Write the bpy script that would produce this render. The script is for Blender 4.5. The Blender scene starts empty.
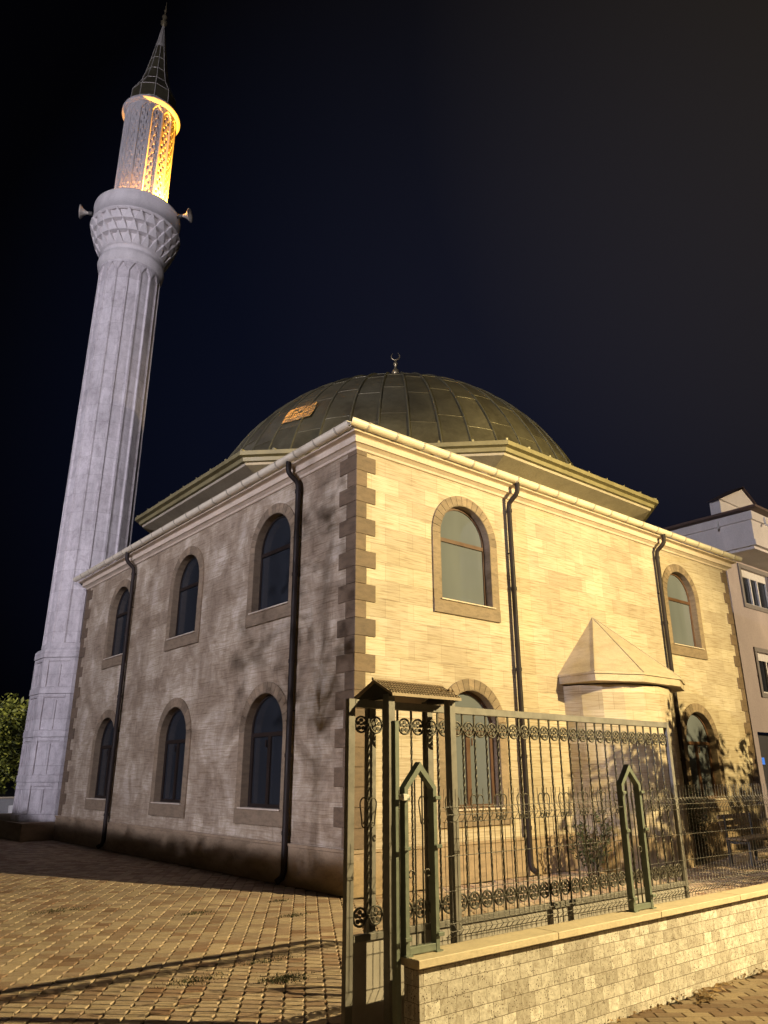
import bpy, bmesh, math, random
from mathutils import Vector, Matrix
from mathutils.geometry import tessellate_polygon
random.seed(7)
S = bpy.context.scene
COL = S.collection
PI = math.pi
R = math.radians

# ------------------------------------------------------------------ helpers
def sc(o, label=None, cat=None, group=None, kind=None):
    if label: o['label'] = label
    if cat: o['category'] = cat
    if group: o['group'] = group
    if kind: o['kind'] = kind
    return o

def empty(name, loc=(0, 0, 0), rz=0, **k):
    o = bpy.data.objects.new(name, None)
    o.empty_display_size = .3
    COL.objects.link(o)
    o.location = loc
    o.rotation_euler = (0, 0, rz)
    return sc(o, **k)

class MB:
    """collects faces; build() links them as one mesh object"""
    def __init__(s):
        s.v = []; s.f = []; s.t = []; s.sm = []; s.tone = 1.0
    def add(s, vs, fs, smooth=False, M=None):
        n = len(s.v)
        for v in vs:
            v = Vector(v)
            if M is not None: v = M @ v
            s.v.append(v)
        for f in fs:
            s.f.append([i + n for i in f]); s.t.append(s.tone); s.sm.append(smooth)
        return s
    def box(s, x0, x1, y0, y1, z0, z1, bev=0, M=None):
        if bev <= 0:
            vs = [(x, y, z) for z in (z0, z1) for y in (y0, y1) for x in (x0, x1)]
            fs = [(0, 2, 3, 1), (4, 5, 7, 6), (0, 1, 5, 4), (2, 6, 7, 3), (0, 4, 6, 2), (1, 3, 7, 5)]
            return s.add(vs, fs, M=M)
        b = min(bev, (x1-x0)/2.01, (y1-y0)/2.01, (z1-z0)/2.01)
        bm = bmesh.new()
        bmesh.ops.create_cube(bm, size=1)
        for v in bm.verts:
            v.co = Vector(((x0+x1)/2+v.co.x*(x1-x0), (y0+y1)/2+v.co.y*(y1-y0), (z0+z1)/2+v.co.z*(z1-z0)))
        bmesh.ops.bevel(bm, geom=bm.edges[:], offset=b, segments=1, affect='EDGES')
        bm.verts.index_update()
        s.add([v.co for v in bm.verts], [[v.index for v in f.verts] for f in bm.faces], M=M)
        bm.free()
        return s
    def prism(s, poly, axis, a, b):
        """poly 2D outline extruded between a and b along axis ('x','y','z')"""
        def P(p, t):
            return {'x': (t, p[0], p[1]), 'y': (p[0], t, p[1]), 'z': (p[0], p[1], t)}[axis]
        n = len(poly)
        vs = [P(p, a) for p in poly] + [P(p, b) for p in poly]
        fs = [(i, (i+1) % n, n+(i+1) % n, n+i) for i in range(n)] + [tuple(range(n))[::-1], tuple(range(n, 2*n))]
        return s.add(vs, fs)
    def tube(s, pts, r, n=8, closed=False, smooth=True, flat=1.0, caps=True):
        pts = [Vector(p) for p in pts]
        m = len(pts); rings = []
        up0 = None
        for i, p in enumerate(pts):
            if closed: t = pts[(i+1) % m] - pts[i-1]
            else: t = pts[min(i+1, m-1)] - pts[max(i-1, 0)]
            t.normalize()
            if up0 is None:
                up0 = Vector((0, 0, 1)) if abs(t.z) < .9 else Vector((0, 1, 0))
            u = up0 - t * up0.dot(t)
            if u.length < 1e-4: u = t.orthogonal()
            u.normalize(); up0 = u
            w = t.cross(u)
            rr = r[i] if isinstance(r, (list, tuple)) else r
            rings.append([p + u*math.cos(2*PI*k/n)*rr*flat + w*math.sin(2*PI*k/n)*rr for k in range(n)])
        vs = [v for ring in rings for v in ring]
        fs = []
        for i in range(m if closed else m-1):
            j = (i+1) % m
            for k in range(n):
                fs.append((i*n+k, i*n+(k+1) % n, j*n+(k+1) % n, j*n+k))
        s.add(vs, fs, smooth=smooth)
        if not closed and caps:
            s.add(rings[0], [tuple(range(n))[::-1]]); s.add(rings[-1], [tuple(range(n))])
        return s
    def lathe(s, prof, n=24, c=(0, 0, 0), smooth=True, M=None, a0=0.0):
        vs = []; fs = []
        for r, z in prof:
            for k in range(n):
                a = 2*PI*k/n + a0
                vs.append((c[0]+r*math.cos(a), c[1]+r*math.sin(a), c[2]+z))
        for i in range(len(prof)-1):
            for k in range(n):
                fs.append((i*n+k, i*n+(k+1) % n, (i+1)*n+(k+1) % n, (i+1)*n+k))
        return s.add(vs, fs, smooth=smooth, M=M)
    def build(s, name, mat, parent=None, weld=False, **k):
        me = bpy.data.meshes.new(name)
        me.from_pydata([tuple(v) for v in s.v], [], s.f)
        me.update()
        me.uv_layers.new(name='UVMap')
        me.color_attributes.new('tone', 'FLOAT_COLOR', 'CORNER')
        uv = me.uv_layers['UVMap'].data
        ca = me.color_attributes['tone'].data
        vv = me.vertices
        for p, t in zip(me.polygons, s.t):
            nx, ny, nz = (abs(c) for c in p.normal)
            p.use_smooth = s.sm[p.index]
            for li in p.loop_indices:
                co = vv[me.loops[li].vertex_index].co
                if nz >= nx and nz >= ny: uv[li].uv = (co.x, co.y)
                elif nx >= ny: uv[li].uv = (co.y, co.z)
                else: uv[li].uv = (co.x, co.z)
                ca[li].color = (t, t, t, 1)
        if weld:
            bm = bmesh.new(); bm.from_mesh(me)
            bmesh.ops.remove_doubles(bm, verts=bm.verts[:], dist=1e-4)
            bmesh.ops.recalc_face_normals(bm, faces=bm.faces[:])
            bm.to_mesh(me); bm.free()
        me.materials.append(mat)
        o = bpy.data.objects.new(name, me)
        COL.objects.link(o)
        if parent is not None: o.parent = parent
        return sc(o, **k)

# ------------------------------------------------------------------ materials
class NT:
    def __init__(s, name):
        s.m = bpy.data.materials.new(name); s.m.use_nodes = True
        s.t = s.m.node_tree; s.t.nodes.clear()
        s.out = s.n('ShaderNodeOutputMaterial')
        s.b = s.n('ShaderNodeBsdfPrincipled')
        s.l(s.b.outputs[0], s.out.inputs[0])
    def n(s, ty, **k):
        nd = s.t.nodes.new(ty)
        for a, v in k.items():
            if a in nd.inputs: nd.inputs[a].default_value = v
            else: setattr(nd, a, v)
        return nd
    def l(s, a, b): s.t.links.new(a, b)
    def noise(s, vec, scale, detail=4, rough=.6, dist=0):
        nd = s.n('ShaderNodeTexNoise'); nd.inputs['Scale'].default_value = scale
        nd.inputs['Detail'].default_value = detail; nd.inputs['Roughness'].default_value = rough
        nd.inputs['Distortion'].default_value = dist
        s.l(vec, nd.inputs['Vector']); return nd.outputs['Fac']
    def map(s, vec, scale=(1, 1, 1), rot=(0, 0, 0), loc=(0, 0, 0)):
        nd = s.n('ShaderNodeMapping'); nd.inputs['Scale'].default_value = scale
        nd.inputs['Rotation'].default_value = rot; nd.inputs['Location'].default_value = loc
        s.l(vec, nd.inputs['Vector']); return nd.outputs[0]
    def ramp(s, fac, stops):
        nd = s.n('ShaderNodeValToRGB'); e = nd.color_ramp.elements
        while len(e) < len(stops): e.new(.5)
        for i, (p, c) in enumerate(stops):
            e[i].position = p
            if not isinstance(c, (tuple, list)): c = (c, c, c)
            e[i].color = (*c, 1)
        s.l(fac, nd.inputs[0]); return nd.outputs[0]
    def mul(s, a, b, f=1.0, mode='MULTIPLY'):
        nd = s.n('ShaderNodeMix', data_type='RGBA', blend_type=mode)
        nd.inputs[0].default_value = f
        s.l(a, nd.inputs[6])
        if isinstance(b, tuple): nd.inputs[7].default_value = (*b, 1)
        else: s.l(b, nd.inputs[7])
        return nd.outputs[2]
    def mixf(s, fac, a, b):
        nd = s.n('ShaderNodeMix', data_type='RGBA')
        s.l(fac, nd.inputs[0])
        for i, c in ((6, a), (7, b)):
            if isinstance(c, tuple): nd.inputs[i].default_value = (*c, 1)
            else: s.l(c, nd.inputs[i])
        return nd.outputs[2]
    def math(s, op, a, b=None):
        nd = s.n('ShaderNodeMath', operation=op)
        for i, c in ((0, a), (1, b)):
            if c is None: continue
            if isinstance(c, (int, float)): nd.inputs[i].default_value = c
            else: s.l(c, nd.inputs[i])
        return nd.outputs[0]
    def bump(s, h, strength=.5, dist=.01):
        nd = s.n('ShaderNodeBump'); nd.inputs['Strength'].default_value = strength
        nd.inputs['Distance'].default_value = dist
        s.l(h, nd.inputs['Height']); s.l(nd.outputs[0], s.b.inputs['Normal'])
    def uv(s):
        return s.n('ShaderNodeUVMap', uv_map='UVMap').outputs[0]
    def obj(s): return s.n('ShaderNodeTexCoord').outputs['Object']
    def tone(s):
        return s.n('ShaderNodeVertexColor', layer_name='tone').outputs['Color']
    def col(s, c): s.l(c, s.b.inputs['Base Color'])
    def set(s, **k):
        for a, v in k.items():
            a = a.replace('_', ' ')
            s.b.inputs[a].default_value = (*v, 1) if isinstance(v, tuple) and len(v) == 3 else v

def brick(nt, vec, w, h, mortar, c1, c2, cm, off=.5, bias=0.0, smooth=.1):
    nd = nt.n('ShaderNodeTexBrick'); nd.offset = off
    nd.inputs['Color1'].default_value = (*c1, 1); nd.inputs['Color2'].default_value = (*c2, 1)
    nd.inputs['Mortar'].default_value = (*cm, 1); nd.inputs['Scale'].default_value = 1
    nd.inputs['Mortar Size'].default_value = mortar; nd.inputs['Mortar Smooth'].default_value = smooth
    nd.inputs['Bias'].default_value = bias
    nd.inputs['Brick Width'].default_value = w; nd.inputs['Row Height'].default_value = h
    nt.l(vec, nd.inputs['Vector'])
    return nd

def m_cladding():
    n = NT('travertine_cladding'); uv = n.uv()
    b = brick(n, uv, .61, .305, .0030, (.62, .54, .40), (.50, .425, .31), (.32, .255, .175), smooth=.3)
    b2 = brick(n, n.map(uv, loc=(.13, 0, 0)), 1.22, .305, .0, (1, 1, 1), (.80, .77, .74), (1, 1, 1), off=.37)
    vein = n.noise(n.map(uv, scale=(.75, 14, 1)), 3.0, 5, .58, .35)
    c = n.mul(b.outputs[0], n.ramp(vein, [(.34, (.66, .60, .52)), (.46, (.90, .87, .82)), (.56, (1, 1, 1)), (.75, (1.07, 1.06, 1.04))]))
    c = n.mul(c, b2.outputs[0], .8)
    st = n.noise(n.map(uv, scale=(1, .7, 1)), .55, 5, .62)
    c = n.mul(c, n.ramp(st, [(.36, (.74, .71, .70)), (.6, (1, 1, 1))]), .55)
    # left side: leaf shade and cool light patches put into the colour, plus weathering
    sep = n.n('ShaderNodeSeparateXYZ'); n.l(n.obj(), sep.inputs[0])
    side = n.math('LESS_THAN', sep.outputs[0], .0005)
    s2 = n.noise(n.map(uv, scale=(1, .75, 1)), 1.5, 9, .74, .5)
    mottle = n.mul(c, n.ramp(s2, [(.35, (.53, .48, .46)), (.46, (.72, .67, .66)), (.54, (.92, .90, .92)), (.63, (1.14, 1.16, 1.28))]))
    c = n.mixf(side, c, mottle)
    fine = n.noise(uv, 60, 3, .6)
    c = n.mul(c, n.ramp(fine, [(.3, .86), (.6, 1.0)]), .6)
    n.col(c); n.set(Roughness=.62)
    h = n.math('ADD', n.math('MULTIPLY', b.outputs[1], -.5), n.math('MULTIPLY', vein, .5))
    n.bump(h, .45, .01)
    return n.m

def m_trim(name, c1, rough=.7, scale=1.0, var=.35):
    n = NT(name); ob = n.obj()
    a = n.noise(n.map(ob, scale=(1, 1, 3)), 5*scale, 6, .65, .4)
    f = n.noise(ob, 55*scale, 3, .6)
    c = n.ramp(a, [(.3, tuple(x*(1-var) for x in c1)), (.55, c1), (.8, tuple(min(1, x*1.12) for x in c1))])
    c = n.mul(c, n.tone()); c = n.mul(c, n.ramp(f, [(.32, .82), (.6, 1.0)]), .7)
    n.col(c); n.set(Roughness=rough)
    n.bump(n.math('ADD', a, n.math('MULTIPLY', f, .5)), .35, .008)
    return n.m

def m_plaster(name, c1, streak=.5, rough=.85):
    n = NT(name); ob = n.obj()
    big = n.noise(n.map(ob, scale=(1, 1, .35)), 1.3, 7, .65, .3)
    fine = n.noise(ob, 26, 5, .65)
    c = n.ramp(big, [(.28, tuple(x*(1-streak) for x in c1)), (.5, tuple(x*.93 for x in c1)), (.72, tuple(min(1, x*1.08) for x in c1))])
    c = n.mul(c, n.ramp(fine, [(.3, .80), (.58, 1.0)]), .75)
    c = n.mul(c, n.tone())
    n.col(c); n.set(Roughness=rough)
    n.bump(n.math('ADD', n.math('MULTIPLY', big, .4), fine), .4, .012)
    return n.m

def m_course(name, c1):
    n = NT(name); ob = n.obj()
    sep = n.n('ShaderNodeSeparateXYZ'); n.l(ob, sep.inputs[0])
    ang = n.math('ARCTAN2', sep.outputs[1], sep.outputs[0])
    cmb = n.n('ShaderNodeCombineXYZ'); n.l(n.math('MULTIPLY', ang, 1.07), cmb.inputs[0]); n.l(sep.outputs[2], cmb.inputs[1])
    b = brick(n, cmb.outputs[0], 1.07*PI/8*2, .62, .006, (1, 1, 1), (.86, .85, .85), (.62, .60, .60), smooth=.4)
    big = n.noise(n.map(ob, scale=(1, 1, .22)), 1.6, 8, .7, .6)
    mid = n.noise(n.map(ob, scale=(1, 1, .8)), 4.5, 7, .75, .4)
    fine = n.noise(ob, 30, 5, .7)
    c = n.ramp(big, [(.30, tuple(x*.62 for x in c1)), (.48, tuple(x*.90 for x in c1)), (.70, tuple(min(1, x*1.1) for x in c1))])
    c = n.mul(c, n.ramp(mid, [(.32, (.66, .63, .64)), (.5, (.95, .94, .95)), (.68, (1.08, 1.08, 1.08))]), .9)
    c = n.mul(c, b.outputs[0])
    c = n.mul(c, n.ramp(fine, [(.3, .80), (.6, 1.0)]), .8)
    n.col(c); n.set(Roughness=.85)
    n.bump(n.math('ADD', n.math('MULTIPLY', b.outputs[1], -.5), n.math('ADD', mid, n.math('MULTIPLY', fine, .5))), .6, .02)
    return n.m

def m_metal(name, c, rough=.45, metallic=.3, wear=.25, scale=12):
    n = NT(name); ob = n.obj()
    a = n.noise(ob, scale, 5, .65)
    cc = n.ramp(a, [(.3, tuple(x*(1-wear) for x in c)), (.6, c), (.8, tuple(min(1, x*(1+wear*.6)) for x in c))])
    cc = n.mul(cc, n.tone())
    n.col(cc); n.set(Metallic=metallic)
    if rough >= .6: n.b.inputs['Specular IOR Level'].default_value = .25
    n.l(n.ramp(a, [(.3, rough*.8), (.7, min(1, rough*1.25))]), n.b.inputs['Roughness'])
    n.bump(a, .15, .004)
    return n.m

def m_lead():
    n = NT('patinated_lead_sheet'); ob = n.obj()
    a = n.noise(ob, 1.1, 6, .65, .5); f = n.noise(ob, 9, 5, .7)
    c = n.ramp(a, [(.3, (.100, .086, .048)), (.5, (.150, .134, .074)), (.72, (.200, .180, .102))])
    c = n.mul(c, n.ramp(f, [(.3, .74), (.6, 1.04)]), .8)
    c = n.mul(c, n.tone()); c = n.mul(c, (.82, .80, .84))
    n.col(c); n.set(Metallic=.35)
    n.l(n.ramp(f, [(.3, .28), (.7, .46)]), n.b.inputs['Roughness'])
    n.bump(f, .35, .02)
    return n.m

def m_travblock():
    n = NT('split_travertine_blocks'); uv = n.uv()
    wob = n.n('ShaderNodeTexNoise'); wob.inputs['Scale'].default_value = 9
    n.l(uv, wob.inputs['Vector'])
    wv = n.n('ShaderNodeVectorMath', operation='SCALE'); wv.inputs[3].default_value = .005
    n.l(wob.outputs['Color'], wv.inputs[0])
    ad = n.n('ShaderNodeVectorMath', operation='ADD'); n.l(uv, ad.inputs[0]); n.l(wv.outputs[0], ad.inputs[1])
    v = n.map(ad.outputs[0], loc=(.03, .028, 0))
    b = brick(n, v, .128, .083, .0019, (.70, .67, .63), (.42, .385, .345), (.19, .155, .115), off=.43, smooth=.2)
    a = n.noise(uv, 22, 8, .75, .6)
    c = n.mul(b.outputs[0], n.ramp(a, [(.32, (.56, .48, .38)), (.47, (.90, .86, .80)), (.66, (1.25, 1.22, 1.16))]))
    vo = n.n('ShaderNodeTexVoronoi'); vo.inputs['Scale'].default_value = 62; n.l(ad.outputs[0], vo.inputs['Vector'])
    pn = n.noise(uv, 14, 3, .5)
    pit = n.math('GREATER_THAN', n.math('SUBTRACT', n.math('MULTIPLY', pn, .58), vo.outputs['Distance']), .095)
    c = n.mixf(pit, c, (.10, .07, .045))
    lo = n.noise(uv, 1.6, 3, .5)
    c = n.mul(c, n.ramp(lo, [(.35, .8), (.65, 1.05)]), .7)
    n.col(c); n.set(Roughness=.8)
    h = n.math('SUBTRACT', n.math('ADD', n.math('MULTIPLY', a, .7), n.math('MULTIPLY', b.outputs[1], -.8)), n.math('MULTIPLY', pit, .7))
    n.bump(h, .7, .008)
    return n.m

def m_paver(name, c1):
    n = NT(name); ob = n.obj()
    big = n.noise(ob, .7, 5, .6); f = n.noise(ob, 60, 4, .7); md = n.noise(ob, 9, 4, .6)
    c = n.ramp(big, [(.3, tuple(x*.78 for x in c1)), (.62, c1)])
    c = n.mul(c, n.ramp(n.tone(), [(.62, (1.0, .80, .68)), (.86, (.98, .98, .98)), (1.0, (1.04, 1.06, 1.0))]))
    c = n.mul(c, n.tone()); c = n.mul(c, n.ramp(f, [(.3, .68), (.62, 1.08)]), .8)
    c = n.mul(c, n.ramp(md, [(.35, (.80, .76, .70)), (.62, (1, 1, 1))]), .8)
    n.col(c); n.set(Roughness=.72)
    n.bump(f, .5, .004)
    return n.m

def m_simple(name, c, rough=.6, metallic=0, em=None, es=0, ior=None):
    n = NT(name); n.set(Roughness=rough, Metallic=metallic)
    ob = n.obj(); a = n.noise(ob, 8, 4, .6)
    n.col(n.mul(n.ramp(a, [(.3, tuple(x*.82 for x in c)), (.7, c)]), n.tone()))
    if em:
        n.b.inputs['Emission Color'].default_value = (*em, 1); n.b.inputs['Emission Strength'].default_value = es
    return n.m

def m_glass(name, c):
    n = NT(name); ob = n.obj(); a = n.noise(n.map(ob, scale=(1, 1, .25)), 1.4, 3, .5)
    n.col(n.ramp(a, [(.3, tuple(x*.85 for x in c)), (.7, tuple(x*1.1 for x in c))]))
    n.set(Roughness=.14); n.b.inputs['Specular IOR Level'].default_value = .6
    return n.m

def m_leaf(name, c1, c2):
    n = NT(name); ob = n.obj(); a = n.noise(ob, 2.2, 3, .6)
    c = n.ramp(a, [(.3, c1), (.7, c2)])
    c = n.mul(c, n.tone()); n.col(c); n.set(Roughness=.5)
    tr = n.n('ShaderNodeBsdfTranslucent'); n.l(c, tr.inputs[0])
    mx = n.n('ShaderNodeMixShader'); mx.inputs[0].default_value = .25
    n.l(n.b.outputs[0], mx.inputs[1]); n.l(tr.outputs[0], mx.inputs[2]); n.l(mx.outputs[0], n.out.inputs[0])
    return n.m

def m_ground():
    n = NT('dusty_asphalt'); ob = n.obj()
    a = n.noise(ob, .4, 6, .6); f = n.noise(ob, 70, 4, .7)
    c = n.ramp(a, [(.3, (.045, .04, .034)), (.7, (.075, .067, .055))])
    c = n.mul(c, n.ramp(f, [(.3, .7), (.65, 1.2)])); n.col(c); n.set(Roughness=.9); n.bump(f, .5, .01)
    return n.m

M = dict(
    clad=m_cladding(), quoin=m_trim('brown_travertine_quoins', (.165, .112, .068)),
    surround=m_trim('arch_surround_stone', (.265, .195, .125)), plinth=m_trim('plinth_stone', (.33, .24, .15), .75, .6),
    cornice=m_trim('pale_cornice_stone', (.60, .49, .37), .75, .5, .15),
    gutter=m_metal('cream_painted_gutter', (.74, .66, .50), .4, 0, .12, 4),
    pipe=m_metal('dark_brown_downpipe', (.020, .013, .010), .6, 0, .3, 5),
    frame=m_metal('brown_window_frame', (.105, .052, .026), .45, 0, .2, 6),
    glass=m_glass('dusty_window_glass', (.135, .15, .165)), glassd=m_glass('dark_window_glass', (.022, .025, .030)),  # left facade panes: same glass, its shade put into a darker colour
    sill=m_simple('pale_marble_sill', (.66, .56, .44), .4),
    lead=m_lead(), leadrib=m_metal('lead_roll_seam', (.15, .135, .08), .38, .35, .3, 3),
    olive=m_metal('olive_copper_fascia', (.24, .205, .10), .5, .1, .25, 2),
    soffit=m_plaster('cream_soffit_plaster', (.42, .36, .26), .3),
    mplaster=m_course('weathered_white_render', (.66, .62, .62)),
    mplast2=m_plaster('carved_render', (.64, .60, .59), .32),
    coping=m_trim('cream_coping_stone', (.66, .55, .38), .6, .7, .12),
    block=m_travblock(), paver=m_paver('concrete_paver', (.55, .425, .335)), pavert=m_paver('street_paver', (.26, .19, .125)),
    joint=m_simple('sandy_joint', (.050, .038, .025), .95), ground=m_ground(),
    steel=m_metal('grey_painted_steel', (.215, .20, .18), .5, .15, .25, 14),
    steeld=m_metal('dark_painted_steel', (.085, .08, .075), .45, .2, .3, 14),
    iron=m_metal('wrought_iron', (.10, .088, .07), .5, .25, .4, 30),
    green=m_metal('grey_green_painted_steel', (.165, .19, .15), .5, .1, .25, 18),
    wire=m_metal('galvanised_wire', (.13, .12, .11), .45, .4, .3, 30),
    shingle=m_simple('brown_roof_sheet', (.44, .34, .24), .7),
    nwhite=m_plaster('neighbour_white_render', (.70, .66, .63), .12),
    ncream=m_plaster('neighbour_grey_render', (.46, .39, .35), .15),
    ngrey=m_simple('grey_window_surround', (.20, .18, .16), .7),
    nroof=m_simple('red_brown_roof_tile', (.11, .07, .055), .8),
    white=m_simple('white_plastic', (.75, .73, .68), .5), dark=m_simple('dark_interior', (.012, .012, .014), .6),
    wood=m_simple('weathered_wood', (.33, .24, .15), .75), bark=m_simple('bark', (.11, .08, .055), .9),
    leaf=m_leaf('broadleaf', (.06, .085, .022), (.15, .17, .045)), leafd=m_leaf('dark_leaf', (.03, .045, .018), (.06, .08, .03)),
    moss=m_leaf('moss', (.035, .04, .015), (.065, .068, .025)), dry=m_leaf('dry_leaf', (.20, .12, .05), (.33, .22, .10)),
    lampglow=m_simple('lamp_lens', (.9, .8, .6), .4, em=(1, .78, .42), es=60),
    coolglow=m_simple('cool_lamp_lens', (.9, .9, .9), .4, em=(.85, .9, 1), es=60),
    horn=m_metal('grey_horn_metal', (.62, .57, .50), .4, .3, .2, 8),
    screen=m_simple('blue_screen', (.02, .05, .2), .3, em=(.08, .28, .9), es=.8),
    gold=m_metal('brass_finial', (.45, .37, .22), .35, .7, .2, 10),
)

# ------------------------------------------------------------------ camera
C = Vector((-6.94139584, -9.07279731, 1.6))
yaw, pit, rol = 0.692366806, 0.339626651, -0.00223967692
fw = Vector((math.sin(yaw)*math.cos(pit), math.cos(yaw)*math.cos(pit), math.sin(pit)))
r0 = Vector((math.cos(yaw), -math.sin(yaw), 0)); u0 = r0.cross(fw)
rt = r0*math.cos(rol) + u0*math.sin(rol); up = -r0*math.sin(rol) + u0*math.cos(rol)
cam = bpy.data.cameras.new('camera'); co = bpy.data.objects.new('camera', cam); COL.objects.link(co)
mat = Matrix((rt, up, -fw)).transposed().to_4x4(); mat.translation = C
co.matrix_world = mat
cam.sensor_fit = 'VERTICAL'; cam.sensor_height = 24; cam.lens = 744.075*24/1024
cam.clip_start = .05; cam.clip_end = 2000
S.camera = co

# ------------------------------------------------------------------ world
w = bpy.data.worlds.new('World'); S.world = w; w.use_nodes = True
t = w.node_tree; t.nodes.clear()
wo = t.nodes.new('ShaderNodeOutputWorld')
sky = t.nodes.new('ShaderNodeTexSky'); sky.sky_type = 'NISHITA'; sky.sun_disc = False
sky.sun_elevation = R(-3); sky.sun_rotation = R(200)
b1 = t.nodes.new('ShaderNodeBackground'); b1.inputs[1].default_value = .002
t.links.new(sky.outputs[0], b1.inputs[0])
tc = t.nodes.new('ShaderNodeTexCoord')
def dirdot(v):
    d = t.nodes.new('ShaderNodeVectorMath'); d.operation = 'DOT_PRODUCT'
    t.links.new(tc.outputs['Generated'], d.inputs[0]); d.inputs[1].default_value = Vector(v).normalized()
    return d.outputs['Value']
def wramp(fac, stops):
    nd = t.nodes.new('ShaderNodeValToRGB'); e = nd.color_ramp.elements
    while len(e) < len(stops): e.new(.5)
    for i, (p, c) in enumerate(stops): e[i].position = p; e[i].color = (*c, 1)
    t.links.new(fac, nd.inputs[0]); return nd.outputs[0]
def azel(a, e): return (math.sin(R(a))*math.cos(R(e)), math.cos(R(a))*math.cos(R(e)), math.sin(R(e)))
ra = wramp(dirdot(azel(46, 22)), [(.80, (.0006, .0006, .0011)), (.90, (.0018, .0026, .0072)), (1.0, (.0040, .0052, .0140))])
rb = wramp(dirdot(azel(88, 40)), [(.66, (0, 0, 0)), (.84, (.0030, .0025, .0020)), (1.0, (.018, .0145, .011))])
mx = t.nodes.new('ShaderNodeMix'); mx.data_type = 'RGBA'; mx.blend_type = 'ADD'; mx.inputs[0].default_value = 1
t.links.new(ra, mx.inputs[6]); t.links.new(rb, mx.inputs[7])
b2 = t.nodes.new('ShaderNodeBackground'); b2.inputs[1].default_value = 1.0
t.links.new(mx.outputs[2], b2.inputs[0])
ad = t.nodes.new('ShaderNodeAddShader')
t.links.new(b1.outputs[0], ad.inputs[0]); t.links.new(b2.outputs[0], ad.inputs[1]); t.links.new(ad.outputs[0], wo.inputs[0])

vs_ = S.view_settings
vs_.view_transform = 'Standard'; vs_.look = 'None'; vs_.exposure = 0; vs_.gamma = 1

# ------------------------------------------------------------------ lights
WARM = (1.0, .79, .385)
COOL = (.86, .83, 1.0)
def lamp(name, loc, aim, power, col, size=.1, angle=160, blend=.4, parent=None):
    l = bpy.data.lights.new(name, 'SPOT'); l.energy = power; l.color = col; l.shadow_soft_size = size
    l.spot_size = R(angle); l.spot_blend = blend
    o = bpy.data.objects.new(name, l); COL.objects.link(o); o.location = loc
    o.rotation_euler = (Vector(aim) - Vector(loc)).to_track_quat('-Z', 'Y').to_euler()
    if parent:
        o.parent = parent; o.location = Vector(loc) - parent.location
    return o

def street_lamp(x, y, h, aim, glow, label, arm=.9):
    e = empty('street_lamp', (x, y, 0), label=label, cat='street lamp')
    d = (Vector(aim) - Vector((x, y, 0))); d.z = 0; d.normalize()
    m = MB(); m.lathe([(.16, 0), (.16, .25), (.1, .3), (.085, h*.5), (.055, h)], 14)
    m.build('pole', M['steeld'], e)
    m = MB(); m.tube([Vector((0, 0, h-.05)), Vector((0, 0, h+.12)) + d*.12, Vector((0, 0, h+.22)) + d*.4, Vector((0, 0, h+.24)) + d*arm], .035)
    m.build('arm', M['steeld'], e)
    rot = Matrix.Translation(Vector((0, 0, h+.24)) + d*arm) @ Matrix.Rotation(math.atan2(d.y, d.x), 4, 'Z')
    m = MB(); m.box(-.15, .55, -.14, .14, -.02, .1, .04, M=rot); m.build('lamp_head', M['steel'], e)
    m = MB(); m.box(.0, .48, -.1, .1, -.05, -.022, M=rot); m.build('lens', glow, e)
    return e, Vector((x, y, 0)) + (rot @ Vector((.25, 0, -.12)))

WL = Vector((6.2, -13.3, 7.9))
e, p = street_lamp(6.6, -14.3, 7.9, WL, M['lampglow'], 'tall street lamp with warm light on the street side of the mosque', .6)
lamp('warm_street_light', p, (1.6, 0, -3.2), 19800, WARM, .05, 116, .45, e)
m = MB(); vs = []
for k in range(9):      # curved plate added to keep the warm light off the minaret
    aa = R(-20 + 12*k/8)
    for el in (3.4, 30):
        vs.append(p - e.location + Vector((.8*math.sin(aa), .8*math.cos(aa), .8*math.tan(R(el)))))
m.add(vs, [(2*k, 2*k+2, 2*k+3, 2*k+1) for k in range(8)])
m.tube([Vector((0, 0, 7.9)), vs[1]], .012, 6); m.tube([Vector((0, 0, 7.9)), vs[17]], .012, 6)
m.build('light_cut_plate', M['steeld'], e)
e, p = street_lamp(-22, -31, 13, (-1, 14, 17), M['coolglow'], 'very tall mast added behind the viewer with a cool fill lamp for the minaret')  # added fill lamp for the right side of the minaret
lamp('cool_minaret_fill', p, (-.6, 14, 13.5), 42000, (.92, .86, .95), .25, 27, .8, e)
e, p = street_lamp(33, -14.5, 8.5, (24, 4, 5), M['lampglow'], 'tall street lamp added further down the street to brighten the apartment building', .6)  # unseen lamp added to brighten the neighbouring building
lamp('warm_apartment_fill', p, (25, 6, 6), 22000, (1, .76, .48), .1, 70, .4, e)
e, p = street_lamp(-31, -9, 10, (0, 6, 6), M['coolglow'], 'tall street lamp with cold white light far across the yard')
lamp('cool_street_light', p, (0, 8, 8), 45000, COOL, .24, 120, .4, e)
e, p = street_lamp(-7.5, 20.5, 5.5, (-.3, 27, 3), M['lampglow'], 'short street lamp lighting the tree behind the boundary wall')
lamp('warm_back_light', p, (-.3, 27, 3.2), 9000, (1, .78, .35), .1, 50, .4, e)

sun = bpy.data.lights.new('moon_light', 'SUN'); sun.energy = .012; sun.angle = R(.5); sun.color = (.75, .83, 1)
so = bpy.data.objects.new('moon_light', sun); COL.objects.link(so); so.rotation_euler = (R(50), 0, R(-60))

# ------------------------------------------------------------------ ground and paving
g = MB(); g.box(-400, 400, -400, 400, -.4, -.03); g.build('ground', M['ground'], kind='structure')

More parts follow.
